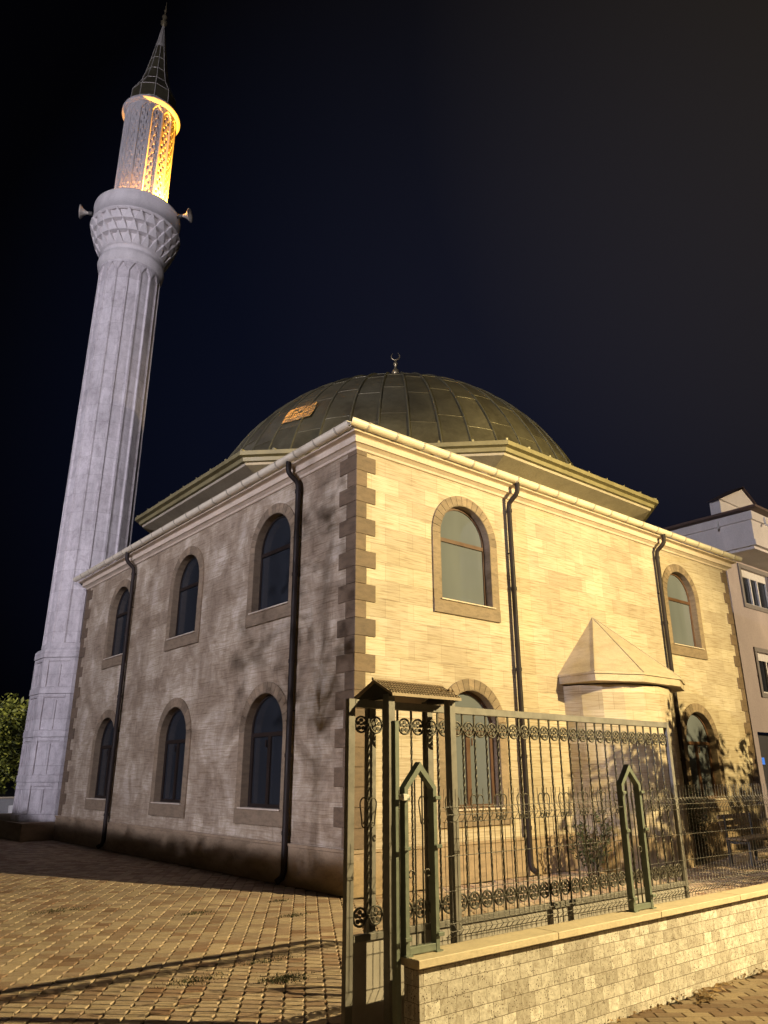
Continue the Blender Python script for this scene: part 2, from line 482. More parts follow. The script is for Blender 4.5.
def cobbles(name, regions, L, Wd, ang, mat, seed, gap=.006, zig=.018, jm='joint', zt=0.0, tone=(.72, 1.12)):
    rnd = random.Random(seed)
    m = MB()
    ca, sa = math.cos(ang), math.sin(ang)
    # u along the column, v across
    x0 = min(r[0] for r in regions); x1 = max(r[1] for r in regions); y0 = min(r[2] for r in regions); y1 = max(r[3] for r in regions)
    cs = [(x*ca+y*sa, -x*sa+y*ca) for x in (x0, x1) for y in (y0, y1)]
    ua, ub = min(c[0] for c in cs), max(c[0] for c in cs); va, vb = min(c[1] for c in cs), max(c[1] for c in cs)
    j = math.floor(va/Wd)
    while j*Wd < vb:
        i = math.floor(ua/L)
        while i*L < ub:
            u = i*L + (L*.5 if j % 2 else 0); v = j*Wd
            cx_, cy_ = (u+L/2)*ca-(v+Wd/2)*sa, (u+L/2)*sa+(v+Wd/2)*ca
            if any(r[0] < cx_ < r[1] and r[2] < cy_ < r[3] for r in regions):
                g_ = gap/2
                o = [(g_, g_), (L/2, g_+zig), (L-g_, g_), (L-g_, Wd-g_), (L/2, Wd-g_+zig), (g_, Wd-g_)]
                b = .006
                q = [(g_+b, g_+b), (L/2, g_+b+zig), (L-g_-b, g_+b), (L-g_-b, Wd-g_-b), (L/2, Wd-g_-b+zig), (g_+b, Wd-g_-b)]
                dz = rnd.uniform(-.002, .002); tx = rnd.uniform(-.014, .014); ty = rnd.uniform(-.012, .012)
                def W3(p, z):
                    uu, vv2 = u+p[0], v+p[1]
                    return (uu*ca-vv2*sa, uu*sa+vv2*ca, zt+z+dz+tx*(p[0]-L/2)+ty*(p[1]-Wd/2))
                vs = [W3(p, 0) for p in q] + [W3(p, -.006) for p in o] + [W3(p, -.02) for p in o]
                fs = [(0, 1, 2, 3, 4, 5)] + [(6+k, 6+(k+1) % 6, (k+1) % 6, k) for k in range(6)] + [(12+k, 12+(k+1) % 6, 6+(k+1) % 6, 6+k) for k in range(6)]
                m.tone = rnd.uniform(*tone)
                if rnd.random() < .05: m.tone *= .75
                m.add(vs, fs)
            i += 1
        j += 1
    return m.build(name, mat, kind='structure')

yj = MB()
yj.box(-14, 14.5, -5.46, -.0, -.1, -.014); yj.box(-14, 0, 0, 26, -.1, -.0141); yj.box(0, 5, 12.5, 26, -.1, -.0142)
yj.build('courtyard_bed', M['joint'], kind='structure')
cobbles('courtyard_paving', [(-7.6, 0.0, -5.3, 20), (-4.2, 12.5, -5.1, -.05)], .165, .158, R(56), M['paver'], 3, gap=.011, zig=.020, tone=(.68, 1.12))
sj = MB(); sj.box(-14, 30, -9.5, -5.47, -.1, -.016); sj.build('pavement_bed', M['joint'], kind='structure')
cobbles('pavement', [(-5, 5.0, -7.6, -5.47)], .20, .10, R(-38), M['pavert'], 5, gap=.005, zig=.0, tone=(.6, 1.15))

# ------------------------------------------------------------------ mosque
W, L = 12.46, 12.9
CXM = CYM = 6.2
mosque = empty('mosque', (0, 0, 0), label='square two-storey mosque of cream travertine with a low lead dome', cat='mosque')

def arch(cx, hw, z0, zs, n=14):
    """outline of an arched opening, counter-clockwise"""
    pts = [(cx-hw, z0), (cx+hw, z0)]
    for k in range(n+1):
        a = PI*k/n; pts.append((cx+hw*math.cos(a), zs+hw*math.sin(a)))
    return pts

UP = dict(z0=4.45, zs=5.65, hw=.65, zb=4.22)
LO = dict(z0=1.06, zs=2.32, hw=.65, zb=.82)
RX = [2.50, 9.95]; LY = [2.55, 6.18, 10.05]
TOPZ = 6.9
def P3(face, a, b, d):
    """face coords (a along, b up, d outwards) to world"""
    return (a, -d, b) if face == 'r' else (-d, a, b)

wall = MB()
def facade(face, length, opens):
    outer = [(0, 0), (length, 0), (length, TOPZ), (0, TOPZ)]
    loops = [outer] + opens
    flat = [p for l in loops for p in l]
    tris = tessellate_polygon([[Vector((p[0], p[1], 0)) for p in l] for l in loops])
    wall.add([P3(face, p[0], p[1], 0) for p in flat], [tuple(t_) for t_ in tris])
    for op in opens:
        n = len(op)
        vs = [P3(face, p[0], p[1], 0) for p in op] + [P3(face, p[0], p[1], -.26) for p in op]
        wall.add(vs, [(i, (i+1) % n, n+(i+1) % n, n+i) for i in range(n)])
opsR = [arch(x, q['hw'], q['z0'], q['zs']) for x in RX for q in (UP, LO)]
opsL = [arch(y, q['hw'], q['z0'], q['zs']) for y in LY for q in (UP, LO)]
facade('r', W, opsR); facade('l', L, opsL)
wall.add([(W, 0, 0), (W, L, 0), (W, L, TOPZ), (W, 0, TOPZ)], [(0, 1, 2, 3)])
wall.add([(0, L, 0), (W, L, 0), (W, L, TOPZ), (0, L, TOPZ)], [(0, 1, 2, 3)])
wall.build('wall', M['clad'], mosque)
ins = MB(); ins.box(.28, W-.28, .28, L-.28, .05, TOPZ-.1); ins.build('interior', M['dark'], mosque)

# plinth, quoins, cornice
pl = MB()
pl.box(-.05, W+.05, -.05, -.002, 0, .56, .012); pl.box(-.05, -.002, -.002, L+.05, 0, .56, .012)
pl.box(-.065, W+.065, -.065, -.0521, .56, .60); pl.box(-.065, -.0521, -.0521, L+.065, .56, .60)
pl.box(-.0521, W+.05, -.052, -.002, .5605, .598); pl.box(-.0519, -.002, -.002, L+.05, .5605, .598)
pl.build('plinth', M['plinth'], mosque)
def quoins(corner, inward_x, inward_y):
    m = MB(); z = .61; k = 0; rnd = random.Random(corner[0]*7+corner[1])
    while z < 6.76:
        h = min(.275, 6.765-z)
        la, lb = (.46, .26) if k % 2 else (.24, .46)
        if k % 2: la, lb = .385, .45
        else: la, lb = .195, .24
        la += rnd.uniform(-.012, .012); lb += rnd.uniform(-.012, .012)
        m.tone = rnd.uniform(.78, 1.12)
        x, y = corner
        if corner[0] > 1: la *= .72
        if inward_x:
            m.box(min(x-inward_x*.022, x+inward_x*la), max(x-inward_x*.022, x+inward_x*la), -.022, -.003, z+.002, z+h-.002, .004) if y == 0 else None
        if inward_y:
            m.box(-.022, -.003, min(y-inward_y*.0021, y+inward_y*lb), max(y-inward_y*.0021, y+inward_y*lb), z+.002, z+h-.002, .004) if x == 0 else None
        z += h; k += 1
    m.build('quoins', M['quoin'], mosque)
quoins((0, 0), 1, 1); quoins((W, 0), -1, 0); quoins((0, L), 0, -1)

def ring(prof, name, mat, mat_parent=mosque, x0=0, x1=W, y0=0, y1=L):
    """profile of (offset, z) carried round the building with mitred corners"""
    m = MB(); vs = []; n = len(prof)
    for o, z in prof:
        vs += [(x0-o, y0-o, z), (x1+o, y0-o, z), (x1+o, y1+o, z), (x0-o, y1+o, z)]
    fs = [(i*4+k, i*4+(k+1) % 4, (i+1)*4+(k+1) % 4, (i+1)*4+k) for i in range(n-1) for k in range(4)]
    m.add(vs, fs); return m.build(name, mat, mat_parent)
ring([(.002, 6.73), (.035, 6.74), (.05, 6.775), (.11, 6.815), (.14, 6.82), (.14, 6.925), (.155, 6.935), (.24, 6.95), (.24, 6.985), (-.3, 6.99)], 'cornice', M['cornice'])
# gutter : half round trough in jointed lengths
gt = MB()
def gutter_run(a, b, axis):
    prof = [(.085*math.cos(PI+PI*k/9), .085*math.sin(PI+PI*k/9)) for k in range(10)]
    inner = [(.076*math.cos(PI+PI*k/9), .076*math.sin(PI+PI*k/9)) for k in range(9, -1, -1)]
    po = prof + [(.093, .004), (.093, .014), (.076, .014)] + inner + [(-.076, .014), (-.093, .014), (-.093, .004)]
    off, zc = .30, 7.065
    s = a; step = .62
    def sec(scale, p0, p1):
        if axis == 'x': gt.prism([(-off+q[0]*scale, zc+q[1]*scale) for q in po], 'x', p0, p1)
        else: gt.prism([(-off+q[0]*scale, zc+q[1]*scale) for q in po], 'y', p0, p1)
    sec(1, a, b)
    s = a + .35
    while s < b - .1:
        gt.tone = .55; sec(1.10, s-.018, s+.018); gt.tone = 1; s += step
gutter_run(-.385, W+.3, 'x'); gutter_run(-.215, L+.3, 'y')
gt.build('gutter', M['gutter'], mosque)

# windows
def window(face, c, q, lower, glassmat):
    zs, z0, hw, zb = q['zs'], q['z0'], q['hw'], q['zb']
    m = MB(); rnd = random.Random(c*13+z0)
    ro = .83
    def add_poly(poly, d0, d1):
        n = len(poly)
        vs = [P3(face, p[0], p[1], d0) for p in poly] + [P3(face, p[0], p[1], d1) for p in poly]
        fs = [(i, (i+1) % n, n+(i+1) % n, n+i) for i in range(n)] + [tuple(range(n)), tuple(range(n, 2*n))]
        m.add(vs, fs)
    N = 17
    for k in range(N):
        a0, a1 = PI*k/N+.006, PI*(k+1)/N-.006
        m.tone = rnd.uniform(.72, 1.2)
        am = (a0+a1)/2
        add_poly([(c+hw*math.cos(a0), zs+hw*math.sin(a0)), (c+ro*math.cos(a0), zs+ro*math.sin(a0)), (c+ro*math.cos(am), zs+ro*math.sin(am)), (c+ro*math.cos(a1), zs+ro*math.sin(a1)), (c+hw*math.cos(a1), zs+hw*math.sin(a1)), (c+hw*math.cos(am), zs+hw*math.sin(am))], .002, .030)
    for sgn in (-1, 1):
        z = z0; 
        cuts = [z0, z0+(zs-z0)*rnd.uniform(.35, .6), zs]
        for za, zb2 in zip(cuts, cuts[1:]):
            m.tone = rnd.uniform(.85, 1.15)
            a, b = sorted((c+sgn*hw, c+sgn*ro))
            add_poly([(a, za+.001), (b, za+.001), (b, zb2-.001), (a, zb2-.001)], .002, .030)
    m.tone = .92
    add_poly([(c-ro, zb), (c+ro, zb), (c+ro, z0-.002), (c-ro, z0-.002)], .002, .040)
    # reveal lining in the same brown stone
    m.tone = .8
    out = arch(c, hw-.001, z0+.001, zs); inn = arch(c, hw-.012, z0+.001, zs)
    n = len(out)
    m.add([P3(face, p[0], p[1], .0295) for p in out] + [P3(face, p[0], p[1], .0295) for p in inn] + [P3(face, p[0], p[1], -.2) for p in inn],
          [(i, (i+1) % n, n+(i+1) % n, n+i) for i in range(1, n)] + [(n+i, n+(i+1) % n, 2*n+(i+1) % n, 2*n+i) for i in range(1, n)])
    wo_ = m.build('window', M['surround'], mosque)
    # frame
    f = MB(); h2 = hw-.014; h1 = h2-.042
    out = arch(c, h2, z0+.02, zs); inn = arch(c, h1, z0+.08, zs)
    for d0, d1 in ((-.115, -.15),):
        vs = [P3(face, p[0], p[1], d0) for p in out] + [P3(face, p[0], p[1], d0) for p in inn] + [P3(face, p[0], p[1], d1) for p in inn]
        f.add(vs, [(i, (i+1) % n, n+(i+1) % n, n+i) for i in range(n)] + [(n+i, n+(i+1) % n, 2*n+(i+1) % n, 2*n+i) for i in range(n)])
    def bar(a0, a1, b0, b1, d0=-.108, d1=-.149):
        vs = [P3(face, a, b, d) for d in (d0, d1) for b in (b0, b1) for a in (a0, a1)]
        f.add(vs, [(0, 1, 3, 2), (4, 6, 7, 5), (0, 4, 5, 1), (2, 3, 7, 6), (0, 2, 6, 4), (1, 5, 7, 3)])
    tz = zs-.05 if not lower else zs-.05
    bar(c-h1, c+h1, tz-.035, tz+.035)
    if lower:
        bar(c-.045, c+.045, z0+.081, tz-.036)
        bar(c-h1+.001, c-h1+.05, z0+.081, tz-.036, -.112, -.148); bar(c+h1-.05, c+h1-.001, z0+.081, tz-.036, -.112, -.148)
        bar(c+.07, c+.095, z0+1.0 if z0 < 2 else 5, z0+1.12, -.09, -.108)
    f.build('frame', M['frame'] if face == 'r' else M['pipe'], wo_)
    gm = MB(); pts = arch(c, h1+.02, z0+.06, zs)
    gm.add([P3(face, p[0], p[1], -.14) for p in pts], [tuple(range(len(pts)))])
    gm.build('glass', glassmat, wo_)
    s = MB()
    vs = [P3(face, a, b, d) for d in (.07, -.2) for b in (z0-.001, z0+.019) for a in (c-hw-.03 if d > 0 else c-hw+.032, c+hw+.03 if d > 0 else c+hw-.032)]
    s.add(vs, [(0, 1, 3, 2), (4, 6, 7, 5), (0, 4, 5, 1), (2, 3, 7, 6), (0, 2, 6, 4), (1, 5, 7, 3)])
    s.build('sill', M['sill'], wo_)
    return wo_
for x in RX:
    window('r', x, UP, False, M['glass']); window('r', x, LO, True, M['glass'])
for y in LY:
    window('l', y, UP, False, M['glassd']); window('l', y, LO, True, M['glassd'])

# downpipes
def downpipe(face, a, zend=.12):
    m = MB()
    pts = [(a-.0, 7.0, .30), (a, 6.86, .30), (a, 6.80, .29), (a-.02, 6.73, .25), (a-.04, 6.66, .17), (a-.05, 6.60, .115), (a-.05, 6.50, .10), (a-.05, 3.0, .10), (a-.05, zend+.08, .10)]
    if zend < .5: pts += [(a-.05, zend, .13), (a-.05, zend-.05, .22)]
    m.tube([P3(face, *p) for p in pts], .048, 12)
    for z in (6.45, 4.9, 3.4, 1.9, .75):
        if z > zend: m.tube([P3(face, a-.05, z-.03, .10), P3(face, a-.05, z+.03, .10)], .058, 12)
    for z in (5.6, 2.6):
        if z > zend: m.tube([P3(face, a-.05, z, .05), P3(face, a-.05, z, -.01)], .012, 6)
    m.build('downpipe', M['pipe'], mosque)
downpipe('r', 3.72); downpipe('r', 8.98); downpipe('l', 1.66); downpipe('l', 9.25)

# roof between gutter and drum, drum roof, dome
def octa(a, z, k=.4142):
    o = []
    for sx, sy, sw in ((1, -1, 0), (1, -1, 1), (1, 1, 1), (1, 1, 0), (-1, 1, 0), (-1, 1, 1), (-1, -1, 1), (-1, -1, 0)):
        if sw == 0: o.append((CXM+sx*a*k, CYM+sy*a, z))
        else: o.append((CXM+sx*a, CYM+sy*a*k, z))
    return o
rf = MB()
o1 = octa(5.75, 7.18)
sq = [(-.22, -.22, 7.0), (W+.22, -.22, 7.0), (W+.22, L+.22, 7.0), (-.22, L+.22, 7.0)]
rf.add(sq+o1, [(0, 1, 5, 4), (4, 11, 0), (1, 6, 5), (1, 2, 7, 6), (2, 8, 7), (2, 3, 9, 8), (3, 10, 9), (3, 0, 11, 10)])
rf.build('lower_roof', M['olive'], mosque)
def orings(profile, name, mat, parent, m=None):
    m = m or MB(); vs = []
    for a, z in profile: vs += octa(a, z)
    n = len(profile)
    m.add(vs, [(i*8+k, i*8+(k+1) % 8, (i+1)*8+(k+1) % 8, (i+1)*8+k) for i in range(n-1) for k in range(8)])
    return m.build(name, mat, parent)
drum = orings([(5.75, 7.15), (5.75, 7.40), (5.83, 7.42), (5.83, 7.47), (6.34, 7.60), (6.36, 7.65)], 'drum', M['soffit'], mosque)
# lead rolls over the skirt
sk = MB()
for k in range(8):
    A = octa(6.50, 7.86); B = octa(5.45, 8.03)
    p0, p1, q0, q1 = (Vector(v) for v in (A[k], A[(k+1) % 8], B[k], B[(k+1) % 8]))
    nn = 8
    for i in range(nn):
        f_ = i/nn
        sk.tube([p0.lerp(p1, f_)+Vector((0, 0, .012)), q0.lerp(q1, f_)+Vector((0, 0, .012))], .028, 6)
dr = orings([(6.365, 7.645), (6.42, 7.655), (6.44, 7.73), (6.53, 7.75), (6.53, 7.84), (6.46, 7.865), (5.3, 8.06)], 'eaves', M['olive'], drum, sk)

RD, ZC = 5.62, 6.76
NR, ph0, ph1 = 48, math.asin((7.9-ZC)/RD), R(88.5)
dm = MB(); rnd = random.Random(11)
rows = [ph0, R(24), R(37), R(50), R(63), R(76), ph1]
def DP(th, ph, r=RD): return Vector((CXM+r*math.cos(ph)*math.cos(th), CYM+r*math.cos(ph)*math.sin(th), ZC+r*math.sin(ph)))
for k in range(NR):
    for i in range(len(rows)-1):
        shift = 0 if k % 2 else R(3.2)
        a0 = rows[i] + (shift if i > 0 else 0); a1 = rows[i+1] + (shift if i < len(rows)-2 else 0)
        dm.tone = rnd.uniform(.82, 1.15)
        t0, t1 = 2*PI*k/NR, 2*PI*(k+1)/NR
        rj = RD + rnd.uniform(-.006, .006)
        grid = []
        tilt = rnd.uniform(-.012, .012); tilt2 = rnd.uniform(-.012, .012)
        NU, NV = 3, 5
        for a in range(NV+1):
            for b in range(NU+1):
                fu, fv = b/NU, a/NV
                bul = .014*math.sin(PI*fu)*math.sin(PI*fv)
                grid.append(DP(t0+(t1-t0)*fu, a0+(a1-a0)*fv, rj - bul + tilt*(fu-.5)+tilt2*(fv-.5)))
        dm.add(grid, [(a*(NU+1)+b, a*(NU+1)+b+1, (a+1)*(NU+1)+b+1, (a+1)*(NU+1)+b) for a in range(NV) for b in range(NU)], smooth=True)
dm.tone = 1.35
for k in range(NR):
    for i in range(1, len(rows)-1):
        shift = 0 if k % 2 else R(3.2)
        dm.tube([DP(2*PI*(k+f_)/NR, rows[i]+shift, RD+.004) for f_ in (0, .33, .66, 1)], .011, 5)
dm.tone = 1
dm.lathe([(.45, 0), (.2, .03), (.0, .035)], 24, (CXM, CYM, ZC+RD-.03))
dome = dm.build('dome', M['lead'], mosque)
for k in range(NR):
    th = 2*PI*k/NR
    m = MB(); m.tube([DP(th, ph0+(R(84 if k % 2 == 0 else 77)-ph0)*i/16, RD+.012) for i in range(17)], .027, 6)
    m.build('rib', M['leadrib'], dome)
# polished slats added on the dome's left side, tilted to make an orange glint
hp_ = None
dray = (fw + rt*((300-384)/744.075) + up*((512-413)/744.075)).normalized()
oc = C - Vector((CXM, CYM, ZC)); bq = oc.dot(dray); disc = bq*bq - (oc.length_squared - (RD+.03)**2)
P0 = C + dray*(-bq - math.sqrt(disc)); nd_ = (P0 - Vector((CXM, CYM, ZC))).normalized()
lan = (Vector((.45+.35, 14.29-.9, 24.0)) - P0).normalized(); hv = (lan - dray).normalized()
sx_ = nd_.cross(Vector((0, 0, 1))).normalized(); sy_ = sx_.cross(nd_).normalized()
if sy_.z < 0: sy_ = -sy_
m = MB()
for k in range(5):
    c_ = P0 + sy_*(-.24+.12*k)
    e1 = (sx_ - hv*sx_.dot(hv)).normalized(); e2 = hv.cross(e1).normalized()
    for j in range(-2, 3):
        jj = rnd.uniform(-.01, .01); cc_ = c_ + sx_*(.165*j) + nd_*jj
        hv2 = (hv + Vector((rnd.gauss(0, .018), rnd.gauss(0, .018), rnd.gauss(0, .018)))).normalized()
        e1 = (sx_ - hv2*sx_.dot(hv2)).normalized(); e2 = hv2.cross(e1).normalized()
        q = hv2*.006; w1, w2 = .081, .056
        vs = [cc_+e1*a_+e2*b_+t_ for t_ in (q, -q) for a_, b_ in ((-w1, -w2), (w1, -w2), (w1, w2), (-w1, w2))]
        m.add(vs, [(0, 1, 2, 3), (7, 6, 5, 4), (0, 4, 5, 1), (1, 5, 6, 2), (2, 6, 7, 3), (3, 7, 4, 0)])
m.build('glint_slats', m_metal('polished_glint', (.95, .88, .55), .20, .9, .3, 9), dome)
fi = MB()
fz = 12.2
fi.lathe([(.16, 0), (.12, .06), (.05, .1), (.05, .3), (.06, .42), (.15, .52), (.19, .64), (.15, .76), (.05, .85), (.04, .9), (.10, .97), (.125, 1.05), (.10, 1.13), (.04, 1.2), (.03, 1.26), (.06, 1.31), (.075, 1.36), (.05, 1.42), (.015, 1.47), (.012, 1.5)], 20, (CXM, CYM, fz))
cr = []
for k in range(21):
    a = R(-90) + R(-150) + R(300)*k/20
    cr.append((CXM+.13*math.cos(a)*math.cos(-yaw), CYM+.13*math.cos(a)*math.sin(-yaw), fz+1.63+.13*math.sin(a)))
fi.tube(cr, [.004+.024*math.sin(PI*k/20) for k in range(21)], 8)
fi.build('finial', M['gold'], mosque)

# apse
ax_ = 6.50
def apoly(w1, d1, w2, d2): return [(ax_-w1, 0), (ax_-w1, -d1), (ax_-w2, -d2), (ax_+w2, -d2), (ax_+w1, -d1), (ax_+w1, 0)]
eav = apoly(1.55, .82, .64, 1.25)
bod = MB(); bo = apoly(1.22, .62, .50, 1.08)
# rounded body: subdivide outline
rb_ = [(ax_-1.44*math.cos(PI*k/10), -1.15*math.sin(PI*k/10)) for k in range(11)]
for k in range(10):
    bod.tone = random.uniform(.92, 1.05)
    a, b = rb_[k], rb_[k+1]
    bod.add([(a[0], a[1]-.001, 0), (b[0], b[1]-.001, 0), (b[0], b[1]-.001, 3.2), (a[0], a[1]-.001, 3.2)], [(0, 1, 2, 3)])
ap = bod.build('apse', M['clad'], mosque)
pb = MB()
pb.prism([(ax_+(x-ax_)*1.05, y*1.05-.002) for x, y in rb_], 'z', 0, .58); pb.build('apse_plinth', M['plinth'], ap)
ro_ = MB()
pk = (6.22, -.003, 4.69)
n = 6
lowp = [(x, y-.003, 3.235) for x, y in eav]; upp = [(x, y-.003, 3.36) for x, y in eav]
upp2 = [(ax_+(x-ax_)*1.02, y*1.02-.003, 3.365) for x, y in eav]; upp3 = [(ax_+(x-ax_)*1.02, y*1.02-.003, 3.40) for x, y in eav]
inp = [(ax_+(x-ax_)*.8, y*.8-.003, 3.225) for x, y in eav]
ro_.add(inp+lowp+upp, [(i, i+1, n+i+1, n+i) for i in range(n-1)] + [(n+i, n+i+1, 2*n+i+1, 2*n+i) for i in range(n-1)])
ro_.add(upp+upp2+upp3, [(i, i+1, n+i+1, n+i) for i in range(n-1)] + [(n+i, n+i+1, 2*n+i+1, 2*n+i) for i in range(n-1)])
ro_.add(upp3+[pk], [(i, i+1, 6) for i in range(n-1)])
for q in upp3[1:-1]:
    ro_.tone = .8; ro_.tube([(q[0], q[1], q[2]+.004), pk], .014, 6)
ro_.build('apse_roof', m_trim('apse_roof_stone', (.46, .375, .26), .65, .8, .2), ap)

# ------------------------------------------------------------------ minaret
MX, MY = .45, 14.29
mina = empty('minaret', (MX, MY, 0), label='tall weathered white minaret with a balcony and pointed spire behind the mosque', cat='minaret')
def oct_ring(a, rot=0): return [(a/math.cos(PI/8)*math.cos(PI/8+PI/4*k+rot), a/math.cos(PI/8)*math.sin(PI/8+PI/4*k+rot)) for k in range(8)]
slab = MB(); slab.box(-.87-MX, 2.2, 12.955-MY, 5.0, 0, .40, .01); slab.box(-.89-MX, 2.2, 12.952-MY, 5.0, .402, .43, .005)
slab.build('base_slab', M['plinth'], mina)
ba = MB()
A = 1.13
ba.prism(oct_ring(A-.04), 'z', .43, 5.0)
def octband(z0, z1, a, topslope=0):
    ba.add([(x, y, z0) for x, y in oct_ring(A-.045)] + [(x, y, z0) for x, y in oct_ring(a)] + [(x, y, z1) for x, y in oct_ring(a)] + [(x, y, z1+topslope) for x, y in oct_ring(A-.045)],
           [(j*8+k, j*8+(k+1) % 8, (j+1)*8+(k+1) % 8, (j+1)*8+k) for j in range(3) for k in range(8)])
for z in (.44, 1.44, 2.62, 3.80): octband(z, z+.16, A+.015, .05)
octband(4.82, 5.02, A+.02, .08)
for k in range(8):     # corner posts + panel frames
    a = PI/4*k
    half = A*math.tan(PI/8)
    Mx = Matrix.Rotation(a, 4, 'Z')
    for z0, z1 in ((.62, 1.43), (1.62, 2.61), (2.80, 3.79), (3.98, 4.81)):
        for s_ in (-1, 1):
            y0, y1 = sorted((s_*(half-.005), s_*(half-.15)))
            ba.box(A-.042, A, y0, y1, z0, z1, .006, M=Mx)
        ba.box(A-.042, A-.012, -.06, .06, z0+.0, z1-.18, .006, M=Mx)
        for y0, y1 in ((-half+.151, -.061), (.061, half-.151)): pass
        ba.box(A-.042, A-.002, -half+.151, half-.151, z1-.10, z1-.002, .006, M=Mx)
ba.build('base', M['mplaster'], mina)

def heightfield(prof_fn, thN, zs, name, mat, parent=mina, smooth=False):
    m = MB(); vs = []
    for z in zs:
        for k in range(thN):
            th = 2*PI*k/thN; r = prof_fn(th, z); vs.append((r*math.cos(th), r*math.sin(th), z))
    fs = [(i*thN+k, i*thN+(k+1) % thN, (i+1)*thN+(k+1) % thN, (i+1)*thN+k) for i in range(len(zs)-1) for k in range(thN)]
    m.add(vs, fs, smooth=smooth); return m.build(name, mat, parent)
NF = 16
def fluted(r0, r1, z0, z1, depth, frac, ztop, zbot, arch_h, phase=0, nf=NF):
    def fn(th, z):
        r = r0+(r1-r0)*(z-z0)/(z1-z0)
        u = ((th+phase)*nf/(2*PI)) % 1 - .5       # -.5...5 across one flute
        a = abs(u)/(frac/2)
        if a < 1:
            top = ztop - arch_h*a; bot = zbot
            if bot < z < top:
                return r*math.cos(u*2*PI/nf*0)-depth*min(1, (1-a)*4+.25)
        return r
    return fn
def zrange(z0, z1, dense, step=.6):
    zs = []; z = z0
    while z < z1: zs.append(z); z += step
    zs.append(z1)
    for a, b, st in dense:
        z = a
        while z <= b: zs.append(z); z += st
    return sorted(set(round(z, 4) for z in zs))
sh = fluted(1.09, 1.06, 5.08, 18.75, .055, .84, 18.62, 5.25, .34)
heightfield(sh, NF*14, zrange(5.02, 18.75, [(5.2, 5.32, .03), (18.2, 18.7, .03)]), 'shaft', M['mplaster'])
m = MB()
m.lathe([(1.06, 18.70), (1.13, 18.78), (1.16, 18.95), (1.13, 19.12), (1.02, 19.2), (1.04, 19.28), (1.08, 19.34)], 64, (0, 0, 0)); m.build('collar', M['mplast2'], mina)
MZ0, MZ1 = 19.34, 20.55
def muq(th, z):
    f_ = (z-MZ0)/(MZ1-MZ0)
    r = 1.06+.52*(max(0, f_)**.62)
    row = min(2.999, f_*3); i = int(row); v = row-i
    u = (th*24/(2*PI) + (.5 if i % 2 else 0)) % 1
    tri = abs(u-.5)*2
    d = .02+.15*v if tri < v*.96 else 0.0      # triangular pockets widening and deepening upwards
    if f_ > .97 or f_ < .03: d = 0
    return r - d + .02
heightfield(muq, 24*14, zrange(MZ0, MZ1, [], .03), 'muqarnas', M['mplast2'])
m = MB()
m.lathe([(1.50, 20.50), (1.59, 20.53), (1.59, 20.59), (1.535, 20.6), (1.535, 21.28), (1.56, 21.29), (1.56, 21.36), (1.44, 21.36), (1.44, 20.62), (.9, 20.61)], 72)
m.build('balcony', M['mplast2'], mina)
def drumfn(th, z):
    nf = 14
    u = ((th+.1)*nf/(2*PI)) % 1 - .5
    a = abs(u)/.42; r = .985
    if a < 1:
        top = 26.05-.28*a
        if 20.75 < z < top:
            d = .045
            # pierced lattice relief inside the panels
            if a < .72 and 21.9 < z < top-.18:
                s = math.sin(z*2*PI/.42)*math.cos(u*PI*2/.40)
                if s > .2: d += .045
            return r-d
    return r
heightfield(drumfn, 14*18, zrange(20.62, 26.25, [(20.65, 26.1, .05)]), 'upper_drum', M['mplast2'])
m = MB(); m.lathe([(.985, 26.10), (1.05, 26.12), (1.11, 26.18), (1.11, 26.27), (1.02, 26.33), (.88, 26.36)], 64); m.build('drum_cornice', M['mplast2'], mina)
sp = MB()
spp = [(.86, 26.34), (.90, 26.55), (.87, 27.2), (.58, 27.85), (.44, 28.5), (.33, 29.2), (.21, 30.0), (.035, 31.3)]
sp.lathe(spp, 10, smooth=False); spire = sp.build('spire', M['lead'], mina)
sr = MB()
for k in range(10):
    a = 2*PI*k/10
    sr.tube([(r*math.cos(a), r*math.sin(a), z) for r, z in spp], .018, 5)
for r, z in spp[1:-1]:
    sr.tube([(r*math.cos(2*PI*k/10), r*math.sin(2*PI*k/10), z) for k in range(10)], .014, 5, closed=True)
sr.build('seam_lattice', M['horn'], spire)
m = MB(); m.lathe([(.235, 29.95), (.205, 30.12), (.04, 31.32), (0, 31.34)], 10); m.build('spire_cap', M['horn'], spire)
m = MB(); m.lathe([(.03, 31.25), (.12, 31.4), (.14, 31.52), (.05, 31.64), (.1, 31.76), (.11, 31.85), (.03, 31.97), (.025, 32.1), (.06, 32.18), (.03, 32.3), (.012, 32.7), (0, 32.8)], 14); m.build('finial', M['gold'], mina)

# balcony lamps (lit in the photograph)
def flood(a, rr, z, power, label):
    d = Vector((math.cos(a), math.sin(a), 0))
    p = Vector((MX, MY, 0)) + d*rr
    e = empty('balcony_lamp', (p.x, p.y, z), math.atan2(d.y, d.x), label=label, cat='lamp')
    m = MB(); m.box(-.05, .07, -.09, .09, .05, .16, .01); m.box(-.01, .03, -.11, -.092, 0, .14); m.box(-.01, .03, .092, .11, 0, .14); m.build('housing', M['steeld'], e)
    m = MB(); m.box(-.058, -.052, -.07, .07, .065, .145); m.build('lens', M['lampglow'], e)
    l = bpy.data.lights.new('amber_light', 'POINT'); l.energy = power; l.color = (1, .40, .035); l.shadow_soft_size = .05
    o = bpy.data.objects.new('amber_light', l); COL.objects.link(o); o.parent = e; o.location = (-.12, 0, .22)
flood(math.atan2(C.y-MY, C.x-MX)+R(45), 1.37, 20.62, 13000, 'amber floodlight inside the minaret balcony on its street side')
flood(math.atan2(C.y-MY, C.x-MX)-R(140), 1.34, 20.62, 2200, 'amber floodlight inside the minaret balcony on its back side')

